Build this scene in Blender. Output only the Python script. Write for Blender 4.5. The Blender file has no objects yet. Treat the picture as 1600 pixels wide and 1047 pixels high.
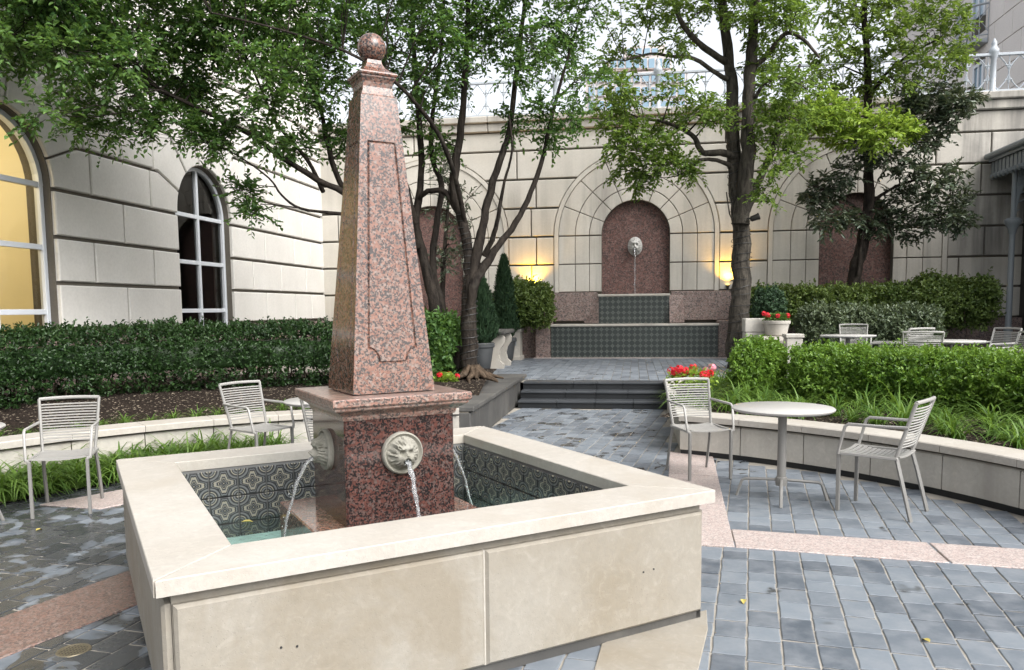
import bpy, bmesh, math, random
import numpy as np
from mathutils import Vector, Matrix

random.seed(7); RNG = np.random.default_rng(7)
R = math.radians; PI = math.pi
SC = bpy.context.scene
COL = SC.collection

# ------------------------------------------------------------------ camera
CF, CPY, CPITCH, CROLL, CYAW, CH = 1228.8, 592.1, 0.0895, -0.0109, 0.1553, 1.5   # pixels of a 1600x1047 frame
def cam_basis():
    fw = np.array([-math.sin(CYAW)*math.cos(CPITCH), math.cos(CYAW)*math.cos(CPITCH), -math.sin(CPITCH)])
    r = np.array([math.cos(CYAW), math.sin(CYAW), 0.0]); u = np.cross(r, fw)
    r2 = math.cos(CROLL)*r + math.sin(CROLL)*u
    u2 = -math.sin(CROLL)*r + math.cos(CROLL)*u
    return r2, u2, fw
CR_, CU_, CW_ = cam_basis()
cd = bpy.data.cameras.new('camera'); co = bpy.data.objects.new('camera', cd); COL.objects.link(co)
cd.sensor_width = 36.0; cd.sensor_fit = 'HORIZONTAL'; cd.lens = CF/1600*36
cd.shift_y = (CPY-523.5)/1600; cd.clip_start = 0.05; cd.clip_end = 2000
co.matrix_world = Matrix(((CR_[0], CU_[0], -CW_[0], 0), (CR_[1], CU_[1], -CW_[1], 0), (CR_[2], CU_[2], -CW_[2], CH), (0, 0, 0, 1)))
SC.camera = co

# ------------------------------------------------------------------ world, sun, exposure
SUN_EL, SUN_AZ = R(46), R(127)          # azimuth clockwise from +Y
w = bpy.data.worlds.new('World'); SC.world = w; w.use_nodes = True
nt = w.node_tree; nt.nodes.clear()
sky = nt.nodes.new('ShaderNodeTexSky'); sky.sky_type = 'NISHITA'; sky.sun_disc = False
sky.sun_elevation = SUN_EL; sky.sun_rotation = SUN_AZ; sky.air_density = 1.0; sky.dust_density = 4.0; sky.ozone_density = 1.0
hs = nt.nodes.new('ShaderNodeHueSaturation'); hs.inputs['Saturation'].default_value = 0.22
bg = nt.nodes.new('ShaderNodeBackground'); bg.inputs['Strength'].default_value = 0.15
wo = nt.nodes.new('ShaderNodeOutputWorld')
nt.links.new(sky.outputs[0], hs.inputs['Color']); nt.links.new(hs.outputs[0], bg.inputs[0]); nt.links.new(bg.outputs[0], wo.inputs[0])
sd = bpy.data.lights.new('sun', 'SUN'); so = bpy.data.objects.new('sun', sd); COL.objects.link(so)
sd.energy = 1.5; sd.angle = R(50); sd.color = (1.0, 0.975, 0.945)
so.rotation_euler = (PI/2 - SUN_EL, 0, PI - SUN_AZ)
so.location = (0, 0, 30)
SC.view_settings.view_transform = 'Standard'; SC.view_settings.look = 'None'
SC.view_settings.exposure = 1.22; SC.view_settings.gamma = 1.0; SC.view_settings.use_curve_mapping = False
SC.cycles.max_bounces = 8; SC.cycles.transparent_max_bounces = 12; SC.cycles.caustics_reflective = False; SC.cycles.caustics_refractive = False

# ------------------------------------------------------------------ pixel -> place helpers (direction only; the plane gives the distance)
CAM = np.array([0, 0, CH])
def ray(x, y): return CW_ + CR_*(x-800)/CF - CU_*(y-CPY)/CF
def on_z(x, y, z=0.0): d = ray(x, y); return CAM + d*((z-CH)/d[2])
def on_y(x, y, Y): d = ray(x, y); return CAM + d*(Y/d[1])
def to_px(P):
    d = np.asarray(P, float) - CAM; z = d@CW_
    return np.stack([800+CF*(d@CR_)/z, CPY-CF*(d@CU_)/z], -1), z

# ------------------------------------------------------------------ object helpers
def tag(o, label=None, cat=None, group=None, kind=None):
    if label: o['label'] = label
    if cat: o['category'] = cat
    if group: o['group'] = group
    if kind: o['kind'] = kind
    return o
def empty(name, loc=(0, 0, 0), rz=0, parent=None):
    o = bpy.data.objects.new(name, None); COL.objects.link(o)
    o.location = loc; o.rotation_euler = (0, 0, rz); o.empty_display_size = 0.2
    if parent: o.parent = parent
    return o
def thing(name, label, cat, loc=(0, 0, 0), rz=0, group=None): return tag(empty(name, loc, rz), label, cat, group)
def link_mesh(name, me, m=None, parent=None, loc=None, rot=None, scale=None):
    o = bpy.data.objects.new(name, me); COL.objects.link(o)
    if m is not None and not me.materials: me.materials.append(m)
    if parent: o.parent = parent
    if loc is not None: o.location = loc
    if rot is not None: o.rotation_euler = rot
    if scale is not None: o.scale = scale
    return o
def copy_tree(o, parent=None):
    c = o.copy(); COL.objects.link(c)
    if parent: c.parent = parent
    for ch in o.children: copy_tree(ch, c)
    return c

class MB:
    """collects shapes, builds ONE mesh object"""
    def __init__(s): s.v = []; s.f = []
    def add(s, vs, fs):
        b = len(s.v); s.v += [tuple(map(float, p)) for p in vs]; s.f += [tuple(b+i for i in q) for q in fs]; return s
    def box(s, lo, hi, bev=0.0, M=None):
        x0, y0, z0 = lo; x1, y1, z1 = hi
        if bev <= 0:
            vs = [(x0,y0,z0),(x1,y0,z0),(x1,y1,z0),(x0,y1,z0),(x0,y0,z1),(x1,y0,z1),(x1,y1,z1),(x0,y1,z1)]
            fs = [(0,3,2,1),(4,5,6,7),(0,1,5,4),(1,2,6,5),(2,3,7,6),(3,0,4,7)]
        else:
            b = min(bev, (x1-x0)*.45, (y1-y0)*.45, (z1-z0)*.45)
            bm = bmesh.new(); bmesh.ops.create_cube(bm, size=1.0)
            for v in bm.verts: v.co = ((x0+x1)/2+v.co.x*(x1-x0), (y0+y1)/2+v.co.y*(y1-y0), (z0+z1)/2+v.co.z*(z1-z0))
            bmesh.ops.bevel(bm, geom=list(bm.edges), offset=b, segments=1, affect='EDGES', profile=0.5)
            vs = [v.co.copy() for v in bm.verts]; fs = [[v.index for v in f.verts] for f in bm.faces]; bm.free()
        if M is not None: vs = [M @ Vector(p) for p in vs]
        return s.add(vs, fs)
    def tube(s, pts, rad, seg=8, cap=True, flat=1.0, jit=0.0):
        pts = [np.array(p, float) for p in pts]; n = len(pts)
        if not hasattr(rad, '__len__'): rad = [rad]*n
        T = []
        for i in range(n):
            t = pts[min(i+1, n-1)] - pts[max(i-1, 0)]; T.append(t/(np.linalg.norm(t)+1e-9))
        a = np.array([0, 0, 1.0]) if abs(T[0][2]) < .9 else np.array([1.0, 0, 0])
        u = np.cross(a, T[0]); u /= np.linalg.norm(u)
        vs = []
        for i in range(n):
            u = u - T[i]*(u@T[i]); u /= np.linalg.norm(u); v = np.cross(T[i], u)
            for k in range(seg):
                an = 2*PI*k/seg; rr = rad[i]*(1+(random.uniform(-jit, jit) if jit else 0))
                vs.append(pts[i] + rr*(u*math.cos(an) + v*math.sin(an)*flat))
        fs = []
        for i in range(n-1):
            for k in range(seg):
                k2 = (k+1) % seg; fs.append((i*seg+k, i*seg+k2, (i+1)*seg+k2, (i+1)*seg+k))
        if cap: fs.append(tuple(range(seg-1, -1, -1))); fs.append(tuple((n-1)*seg+k for k in range(seg)))
        return s.add(vs, fs)
    def lathe(s, prof, c=(0, 0, 0), seg=24, M=None, cap=True):
        n = len(prof); vs = []
        for r, z in prof:
            for k in range(seg):
                a = 2*PI*k/seg; vs.append(Vector((c[0]+r*math.cos(a), c[1]+r*math.sin(a), c[2]+z)))
        if M is not None: vs = [M @ p for p in vs]
        fs = []
        for i in range(n-1):
            for k in range(seg):
                k2 = (k+1) % seg; fs.append((i*seg+k, i*seg+k2, (i+1)*seg+k2, (i+1)*seg+k))
        if cap: fs.append(tuple(range(seg-1, -1, -1))); fs.append(tuple((n-1)*seg+k for k in range(seg)))
        return s.add(vs, fs)
    def sqloft(s, prof, c=(0, 0), rz=0):
        """square sections: list of (half side, z)"""
        vs = []; cs, sn = math.cos(rz), math.sin(rz)
        for h, z in prof:
            for dx, dy in ((-h,-h),(h,-h),(h,h),(-h,h)): vs.append((c[0]+dx*cs-dy*sn, c[1]+dx*sn+dy*cs, z))
        fs = []
        for i in range(len(prof)-1):
            for k in range(4):
                k2 = (k+1) % 4; fs.append((i*4+k, i*4+k2, (i+1)*4+k2, (i+1)*4+k))
        fs.append((3,2,1,0)); m = (len(prof)-1)*4; fs.append((m,m+1,m+2,m+3))
        return s.add(vs, fs)
    def plate(s, poly, f, depth, bev=0.0):
        """2D outline (ccw seen from the front) -> slab; f(a,b,d) maps to 3D, d = distance out of the wall; front at depth, back at 0; chamfered rim"""
        n = len(poly); P = [np.array(q, float) for q in poly]
        ins = []
        for i in range(n):
            e0 = P[i]-P[i-1]; e1 = P[(i+1) % n]-P[i]
            e0 /= (np.linalg.norm(e0)+1e-9); e1 /= (np.linalg.norm(e1)+1e-9)
            n0 = np.array([-e0[1], e0[0]]); n1 = np.array([-e1[1], e1[0]])
            m = n0+n1; m /= max(1e-6, (m@m)/2); L = np.linalg.norm(m)
            if L > 2: m *= 2/L
            ins.append(P[i]+m*bev)
        vs = [f(q[0], q[1], 0) for q in P]
        fs = []
        if bev > 0:
            vs += [f(q[0], q[1], depth-bev) for q in P] + [f(q[0], q[1], depth) for q in ins]; k = 3
        else:
            vs += [f(q[0], q[1], depth) for q in P]; k = 2
        for j in range(k-1):
            for i in range(n):
                i2 = (i+1) % n; fs.append((j*n+i, j*n+i2, (j+1)*n+i2, (j+1)*n+i))
        fs.append(tuple((k-1)*n+i for i in range(n)))
        return s.add(vs, fs)
    def mesh(s, name, m=None, smooth=None):
        me = bpy.data.meshes.new(name); me.from_pydata(s.v, [], s.f); me.validate(); me.update()
        if m is not None: me.materials.append(m)
        if smooth is not None:
            me.shade_smooth()
            try: me.set_sharp_from_angle(angle=R(smooth))
            except Exception: pass
        return me
    def build(s, name, m, parent=None, smooth=None, loc=None, rot=None):
        return link_mesh(name, s.mesh(name, m, smooth), None, parent, loc, rot)

def quads_mesh(name, V, F, m):
    """V (n,3), F (k,4) or (k,3) numpy"""
    me = bpy.data.meshes.new(name); nv = len(V); nf, c = F.shape
    me.vertices.add(nv); me.vertices.foreach_set('co', np.ascontiguousarray(V, dtype=np.float32).ravel())
    me.loops.add(nf*c); me.loops.foreach_set('vertex_index', np.ascontiguousarray(F, dtype=np.int32).ravel())
    me.polygons.add(nf); me.polygons.foreach_set('loop_start', np.arange(0, nf*c, c, dtype=np.int32))
    me.update(calc_edges=True); me.materials.append(m); return me
def unit(a): return a/(np.linalg.norm(a, axis=-1, keepdims=True)+1e-9)
def leaves_arrays(P, D, Nn, L, W, fold=0.25):
    """six-vertex folded leaves"""
    n = len(P); D = unit(D); S = unit(np.cross(D, Nn)); U = unit(np.cross(S, D))
    L = np.broadcast_to(L, n)[:, None]; W = np.broadcast_to(W, n)[:, None]
    up = U*W*fold
    V = np.stack([P, P+D*L*.32+S*W*.5+up, P+D*L*.68+S*W*.42+up, P+D*L-U*L*.08, P+D*L*.68-S*W*.42+up, P+D*L*.32-S*W*.5+up], 1).reshape(-1, 3)
    b = (np.arange(n)*6)[:, None]
    F = np.concatenate([b+np.array([[0, 1, 2, 3]]), b+np.array([[0, 3, 4, 5]])], 1).reshape(-1, 4)
    return V, F
def rand_dirs(n):
    v = RNG.normal(size=(n, 3)); return unit(v)

# ------------------------------------------------------------------ materials
class NT:
    def __init__(s, name):
        s.m = bpy.data.materials.new(name); s.m.use_nodes = True; s.t = s.m.node_tree; s.t.nodes.clear()
        s.out = s.t.nodes.new('ShaderNodeOutputMaterial'); s._pos = None
    def n(s, typ, **kw):
        nd = s.t.nodes.new('ShaderNode'+typ)
        for k, v in kw.items(): setattr(nd, k, v)
        return nd
    def set(s, inp, v):
        if isinstance(v, bpy.types.NodeSocket): s.t.links.new(v, inp)
        elif isinstance(v, (tuple, list)) and len(v) == 3 and inp.type == 'RGBA': inp.default_value = (*v, 1)
        else: inp.default_value = v
    def pos(s):
        if s._pos is None: s._pos = s.n('NewGeometry').outputs['Position']
        return s._pos
    def obj(s): return s.n('TexCoord').outputs['Object']
    def scl(s, vec, sc):
        q = s.n('VectorMath', operation='MULTIPLY'); s.set(q.inputs[0], vec); q.inputs[1].default_value = sc; return q.outputs[0]
    def noise(s, scale, detail=4, rough=0.55, vec=None, dist=0.0, out='Fac'):
        q = s.n('TexNoise'); q.inputs['Scale'].default_value = scale; q.inputs['Detail'].default_value = detail
        q.inputs['Roughness'].default_value = rough; q.inputs['Distortion'].default_value = dist
        s.set(q.inputs['Vector'], vec if vec is not None else s.pos()); return q.outputs[out]
    def voro(s, scale, vec=None, feature='F1', out='Color', rnd=1.0):
        q = s.n('TexVoronoi', feature=feature); q.inputs['Scale'].default_value = scale; q.inputs['Randomness'].default_value = rnd
        s.set(q.inputs['Vector'], vec if vec is not None else s.pos()); return q.outputs[out]
    def ramp(s, fac, stops, interp='LINEAR'):
        q = s.n('ValToRGB'); cr = q.color_ramp; cr.interpolation = interp
        while len(cr.elements) < len(stops): cr.elements.new(0.5)
        for e, (p, c) in zip(cr.elements, stops):
            e.position = p; e.color = (c, c, c, 1) if not hasattr(c, '__len__') else (*c, 1)
        s.set(q.inputs[0], fac); return q.outputs[0]
    def mix(s, fac, a, b, blend='MIX'):
        q = s.n('Mix', data_type='RGBA', blend_type=blend); s.set(q.inputs[0], fac); s.set(q.inputs[6], a); s.set(q.inputs[7], b); return q.outputs[2]
    def math(s, op, a, b=None, clamp=False):
        q = s.n('Math', operation=op, use_clamp=clamp); s.set(q.inputs[0], a)
        if b is not None: s.set(q.inputs[1], b)
        return q.outputs[0]
    def sep(s, vec):
        q = s.n('SeparateXYZ'); s.set(q.inputs[0], vec); return q.outputs
    def bump(s, h, strength=0.3, dist=0.01):
        q = s.n('Bump'); q.inputs['Strength'].default_value = strength; q.inputs['Distance'].default_value = dist; s.set(q.inputs['Height'], h); return q.outputs[0]
    def pbsdf(s, **kw):
        q = s.n('BsdfPrincipled')
        for k, v in kw.items(): s.set(q.inputs[k.replace('_', ' ')], v)
        return q
    def done(s, shader):
        s.t.links.new(shader.outputs[0] if hasattr(shader, 'outputs') else shader, s.out.inputs[0]); return s.m

def stone(name, c1, c2, stain=None, rough=0.75, sc=1.0, bump=0.25, streak=0.0, streakcol=(.12, .115, .105), pits=True, grain=0.0):
    t = NT(name)
    big = t.noise(1.1*sc, 5, .6); fine = t.noise(26*sc, 5, .65)
    col = t.mix(t.ramp(big, [(.35, 0), (.68, 1)]), c1, c2)
    isl = t.math('ADD', t.n('ObjectInfo').outputs['Random'], t.n('NewGeometry').outputs['Random Per Island'])
    isl = t.math('FRACT', t.math('MULTIPLY', isl, 7.31))
    col = t.mix(t.math('MULTIPLY', isl, .16), col, tuple(x*.72 for x in c2))
    col = t.mix(t.math('MULTIPLY', t.ramp(fine, [(.35, 1), (.6, 0)]), .22), col, tuple(x*.6 for x in c1))
    if grain:
        gn = t.noise(11*sc, 9, .72, dist=1.2); col = t.mix(t.math('MULTIPLY', t.ramp(gn, [(.52, 0), (.66, 1)]), grain), col, tuple(min(1, x*1.45) for x in c1)); col = t.mix(t.math('MULTIPLY', t.ramp(gn, [(.32, 1), (.46, 0)]), grain*.9), col, tuple(x*.62 for x in c2))
        sp_ = t.voro(75, out='Distance'); sk = t.math('MULTIPLY', t.ramp(sp_, [(.06, 1), (.12, 0)]), t.ramp(t.noise(3.1, 2), [(.52, 0), (.6, .8)])); col = t.mix(sk, col, (.05, .045, .04))
    if stain:
        st = t.noise(.75*sc, 6, .7, dist=.6)
        col = t.mix(t.math('MULTIPLY', t.ramp(st, [(.5, 0), (.66, 1)]), .55), col, stain)
    if streak > 0:
        v = t.scl(t.pos(), (2.4, 2.4, .16)); sn = t.noise(1.0, 6, .62, vec=v)
        px = t.sep(t.pos()); 
        zone = t.noise(.33, 2, .5)
        mk = t.math('MULTIPLY', t.ramp(sn, [(.44, 0), (.66, 1)]), t.ramp(zone, [(.38, .2), (.6, 1)]))
        col = t.mix(t.math('MULTIPLY', mk, streak), col, streakcol)
    h = t.math('ADD', t.math('MULTIPLY', fine, .6), big)
    if pits:
        pv = t.voro(60*sc, out='Distance'); h = t.math('ADD', h, t.math('MULTIPLY', t.ramp(pv, [(.0, 0), (.25, 1)]), .25))
    return t.done(t.pbsdf(Base_Color=col, Roughness=t.math('ADD', t.math('MULTIPLY', fine, .2), rough-.1), Normal=t.bump(h, bump, .006)))

M = {}
M['wall'] = stone('limestone_ashlar', (.565, .535, .48), (.49, .458, .40), rough=.8, bump=.18, streak=.55)
M['wall_left'] = stone('limestone_ashlar_clean', (.70, .68, .64), (.63, .61, .57), rough=.8, bump=.15, streak=.12, streakcol=(.3, .28, .25))
M['wall_stained'] = stone('stained_limestone_ashlar', (.50, .47, .42), (.40, .375, .335), stain=(.28, .265, .24), rough=.8, bump=.25, streak=.9, streakcol=(.09, .088, .082))
M['joint'] = stone('ashlar_joint', (.10, .09, .074), (.15, .134, .11), rough=.95, bump=.1)
M['wall_top'] = stone('weathered_cornice', (.46, .43, .38), (.36, .335, .30), rough=.85, bump=.3, streak=.95, streakcol=(.05, .05, .048))
M['basin'] = stone('basin_limestone', (.30, .28, .243), (.235, .205, .157), stain=(.185, .15, .10), rough=.7, bump=.45, sc=1.3, grain=.2)
M['coping'] = stone('coping_limestone', (.425, .40, .36), (.37, .34, .297), stain=(.335, .297, .245), rough=.62, bump=.35, sc=1.6, grain=.2)
M['seat'] = stone('seat_wall_stone', (.47, .445, .40), (.40, .375, .33), stain=(.33, .295, .245), rough=.75, bump=.25, streak=.4, sc=1.3, grain=.2)
M['seat_dark'] = stone('weathered_planter_stone', (.085, .082, .076), (.048, .046, .043), stain=(.14, .133, .12), rough=.6, bump=.35, streak=.8, streakcol=(.03, .03, .03))
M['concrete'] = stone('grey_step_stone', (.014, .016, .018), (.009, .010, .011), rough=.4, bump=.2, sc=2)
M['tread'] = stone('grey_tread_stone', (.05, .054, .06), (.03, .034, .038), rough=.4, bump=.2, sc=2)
M['mask'] = stone('carved_mask_stone', (.30, .288, .25), (.215, .205, .17), stain=(.12, .115, .075), rough=.8, bump=.45, sc=5)
M['lion_white'] = stone('white_carved_stone', (.55, .545, .52), (.42, .415, .395), rough=.7, bump=.4, sc=5)
M['pot'] = stone('grey_pot', (.06, .063, .066), (.035, .038, .04), rough=.6, bump=.2, sc=3)
M['tower'] = stone('far_tower_cladding', (.62, .56, .53), (.56, .5, .48), rough=.7, bump=0.02)
M['facade'] = stone('pale_facade', (.84, .79, .75), (.78, .73, .69), rough=.8, bump=.05)

def granite(name, pink, pink2, dark, grey, sc, rough, dens=.3, bump=0.0, haze=.25):
    """coarse crystals: two sizes of cells, salmon to pale grey, with black specks between"""
    t = NT(name)
    wv = t.n('VectorMath', operation='ADD'); t.set(wv.inputs[0], t.pos()); t.set(wv.inputs[1], t.scl(t.noise(sc*1.3, 3, .7, out='Color'), (1.1/sc,)*3))
    c1 = t.sep(t.voro(sc, vec=wv.outputs[0])); c2 = t.sep(t.voro(sc*1.7, vec=wv.outputs[0])); d1 = t.voro(sc, vec=wv.outputs[0], out='Distance')
    base = t.ramp(c1[0], [(0, pink2), (.35, pink), (.62, tuple((a+b)/2 for a, b in zip(pink, grey))), (.82, grey), (1, tuple(x*.5 for x in grey))])
    base = t.mix(t.math('MULTIPLY', t.ramp(d1, [(.3, 0), (.8, 1)]), .4), base, tuple(x*.55 for x in pink2))
    clus = t.noise(sc*.28, 3, .6)
    dk = t.math('ADD', c2[1], t.math('MULTIPLY', t.math('SUBTRACT', clus, .5), 1.1))
    col = t.mix(t.ramp(dk, [(dens-.03, 1), (dens+.08, 0)]), base, dark)
    col = t.mix(t.math('MULTIPLY', t.noise(sc*4, 4, .7), haze), col, grey)
    kw = {'Normal': t.bump(t.noise(sc*3, 4), bump, .004)} if bump else {}
    return t.done(t.pbsdf(Base_Color=col, Roughness=rough, **kw))
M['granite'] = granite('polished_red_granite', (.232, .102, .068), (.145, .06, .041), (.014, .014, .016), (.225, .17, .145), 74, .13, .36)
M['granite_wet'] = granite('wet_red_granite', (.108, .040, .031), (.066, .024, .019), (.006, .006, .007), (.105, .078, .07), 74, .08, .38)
M['granite_cap'] = granite('honed_red_granite', (.29, .155, .118), (.21, .10, .076), (.03, .028, .028), (.33, .265, .23), 74, .28, .3)
M['dado'] = granite('rough_pink_granite', (.235, .16, .14), (.165, .108, .094), (.045, .04, .04), (.29, .235, .21), 34, .7, .24, .4)
M['niche'] = granite('dark_red_niche_granite', (.155, .072, .058), (.10, .043, .036), (.028, .02, .02), (.20, .125, .108), 26, .65, .27, .5)
M['band_wet'] = granite('wet_pink_granite', (.235, .14, .11), (.17, .095, .075), (.08, .06, .053), (.26, .20, .175), 70, .3, .24, .4)
M['band'] = granite('flamed_pink_granite', (.45, .36, .33), (.38, .295, .265), (.22, .18, .17), (.50, .45, .42), 80, .5, .2, .4)

def slate():
    t = NT('blue_slate'); P = t.sep(t.pos())
    rnd = t.math('FRACT', t.math('MULTIPLY', t.math('ADD', t.n('ObjectInfo').outputs['Random'], t.n('NewGeometry').outputs['Random Per Island']), 5.77))
    n1 = t.noise(7, 5, .6); n2 = t.noise(40, 4, .6)
    dry = t.mix(rnd, (.068, .081, .098), (.168, .192, .218)); dry = t.mix(t.math('MULTIPLY', t.ramp(n1, [(.4, 0), (.7, 1)]), .5), dry, (.235, .248, .265))
    wet = t.mix(rnd, (.034, .038, .042), (.07, .074, .078)); wet = t.mix(t.math('MULTIPLY', n1, .5), wet, (.05, .052, .05))
    # wetness: most of it left of the fountain, some in the passage, little on the right and on the terrace
    def mr(v, a, b, c, d):
        q = t.n('MapRange'); t.set(q.inputs[0], v); q.inputs[1].default_value = a; q.inputs[2].default_value = b; q.inputs[3].default_value = c; q.inputs[4].default_value = d; return q.outputs[0]
    lf = mr(P[0], -2.4, .3, .075, -.17); ps = mr(P[1], 11.5, 12.5, -.085, -.15); w2 = mr(P[1], 6.2, 7.6, 0, 1)
    off = t.math('ADD', t.math('MULTIPLY', lf, t.math('SUBTRACT', 1, w2)), t.math('MULTIPLY', ps, w2))
    fld = t.math('ADD', t.noise(3.4, 3, .55, dist=.5), off)
    msk = t.ramp(fld, [(.49, 0), (.55, 1)])
    col = t.mix(msk, dry, wet)
    rg = t.mix(msk, t.math('ADD', t.math('MULTIPLY', n2, .25), .33), t.ramp(n1, [(.3, .10), (.7, .34)]))
    b = t.bump(t.math('ADD', n1, t.math('MULTIPLY', n2, .3)), .25, .006)
    p = t.pbsdf(Base_Color=col, Roughness=rg, Normal=b); t.set(p.inputs['Specular IOR Level'], t.mix(msk, (.46,)*3, (.55,)*3)); return t.done(p)
M['slate'] = slate()
M['mortar'] = stone('sandy_mortar', (.34, .315, .272), (.23, .21, .18), rough=.9, bump=.4, sc=4)

def simple(name, c, rough=.5, metal=0.0, var=.0, sc=20, **kw):
    t = NT(name); col = c
    if var: col = t.mix(t.math('MULTIPLY', t.noise(sc, 4), var), c, tuple(x*.45 for x in c))
    return t.done(t.pbsdf(Base_Color=col, Roughness=rough, Metallic=metal, **kw))
M['chair'] = simple('taupe_powder_coat', (.30, .292, .275), .42, .0, .12, 60)
M['table_top'] = simple('pale_table_top', (.40, .39, .37), .38, .0, .1, 60)
M['leg'] = simple('taupe_tube', (.20, .195, .183), .4, .0, .12, 60)
M['frame'] = simple('white_aluminium', (.62, .65, .69), .4, 0, .1, 8)
M['iron'] = simple('pale_painted_iron', (.40, .435, .47), .5, 0, .15, 14)
M['iron_grey'] = simple('grey_painted_iron', (.22, .245, .26), .5, 0, .3, 14)
M['dark_iron'] = simple('dark_bronze_iron', (.035, .033, .03), .45, .3, .2, 10)
M['wire'] = simple('black_wire', (.02, .02, .02), .5)
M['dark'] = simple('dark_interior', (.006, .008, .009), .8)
M['amber'] = simple('amber_plaster', (.80, .74, .56), .8, 0, .12, 2)
M['ceil'] = simple('cream_ceiling', (.7, .62, .45), .9)
M['mulch'] = None
def mulch():
    t = NT('dark_mulch'); v = t.voro(55, out='Color'); s_ = t.sep(v)
    col = t.mix(s_[0], (.012, .009, .007), (.036, .026, .02)); col = t.mix(t.ramp(s_[1], [(.93, 0), (.95, 1)]), col, (.3, .25, .19))
    h = t.math('ADD', t.voro(55, out='Distance'), t.noise(14, 4))
    p = t.pbsdf(Base_Color=col, Roughness=.95, Normal=t.bump(h, .8, .03)); p.inputs['Specular IOR Level'].default_value = .12; return t.done(p)
M['mulch'] = mulch()
def bark(name, a, b, sc=1.0, li=.5):
    t = NT(name); v = t.scl(t.pos(), (14*sc, 14*sc, 3.2*sc)); n = t.noise(1.0, 6, .65, vec=v, dist=.5)
    col = t.mix(t.ramp(n, [(.35, 0), (.65, 1)]), a, b)
    lich = t.noise(5, 5, .6); col = t.mix(t.math('MULTIPLY', t.ramp(lich, [(.56, 0), (.7, 1)]), li), col, (.19, .18, .15))
    p = t.pbsdf(Base_Color=col, Roughness=.9, Normal=t.bump(t.math('ADD', n, t.math('MULTIPLY', t.noise(30, 4), .4)), 1.0, .03)); p.inputs['Specular IOR Level'].default_value = .1; return t.done(p)
M['bark_dark'] = bark('dark_bark', (.012, .010, .009), (.04, .033, .027), 1.0, .12)
M['bark_base'] = bark('brown_bark', (.03, .022, .015), (.10, .072, .05))
M['bark_oak'] = bark('grey_oak_bark', (.024, .022, .019), (.085, .075, .062), 1.0, .3)
def leaf(name, a, b, c, trans=.35, rough=.42, spec=.28):
    t = NT(name); g = t.n('NewGeometry').outputs['Random Per Island']; ob = t.noise(1.3, 3)
    col = t.ramp(g, [(0, a), (.55, b), (1, c)]); col = t.mix(t.math('MULTIPLY', t.ramp(ob, [(.35, 0), (.7, 1)]), .45), col, c)
    p = t.pbsdf(Base_Color=col, Roughness=rough); p.inputs['Specular IOR Level'].default_value = spec
    tr = t.n('BsdfTranslucent'); t.set(tr.inputs[0], t.mix(.5, col, tuple(min(1, x*1.9) for x in (c[0], c[1], c[2]*.5))))
    mx = t.n('MixShader'); mx.inputs[0].default_value = trans
    t.t.links.new(p.outputs[0], mx.inputs[1]); t.t.links.new(tr.outputs[0], mx.inputs[2]); return t.done(mx)
M['leaf_left'] = leaf('glossy_dark_green_leaf', (.018, .054, .018), (.05, .118, .034), (.13, .225, .06), .36)
M['leaf_oak'] = leaf('olive_green_leaf', (.045, .09, .022), (.09, .155, .034), (.17, .25, .055), .42)
M['leaf_mag'] = leaf('dark_evergreen_leaf', (.02, .042, .022), (.045, .075, .042), (.13, .15, .10), .15, .35, .5)
M['leaf_bright'] = leaf('fresh_yellow_green_leaf', (.11, .19, .03), (.20, .31, .05), (.30, .40, .08), .35)
M['leaf_up'] = leaf('mixed_olive_leaf', (.042, .088, .022), (.088, .15, .034), (.18, .25, .06), .42)
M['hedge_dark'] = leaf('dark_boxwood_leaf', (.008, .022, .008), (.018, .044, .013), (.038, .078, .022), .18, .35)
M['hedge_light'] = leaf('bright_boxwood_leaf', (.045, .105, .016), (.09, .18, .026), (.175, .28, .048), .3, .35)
M['hedge_mid'] = leaf('mid_green_hedge_leaf', (.035, .065, .018), (.075, .12, .03), (.14, .19, .05), .25, .35)
M['hedge_grey'] = leaf('grey_green_hedge_leaf', (.035, .055, .03), (.07, .10, .055), (.13, .16, .09), .2, .35)
M['grass'] = leaf('strap_grass_leaf', (.035, .085, .015), (.075, .15, .026), (.15, .24, .05), .32, .4)
M['cypress'] = leaf('cypress_scale_leaf', (.012, .03, .016), (.025, .055, .025), (.045, .085, .04), .15, .6)
M['petal'] = leaf('red_petal', (.55, .01, .02), (.65, .02, .035), (.7, .06, .09), .3, .5)
M['petal_pink'] = leaf('pink_petal', (.6, .12, .2), (.65, .2, .3), (.75, .4, .45), .3, .5)
M['stem'] = simple('brown_twig', (.06, .045, .03), .8)

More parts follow.
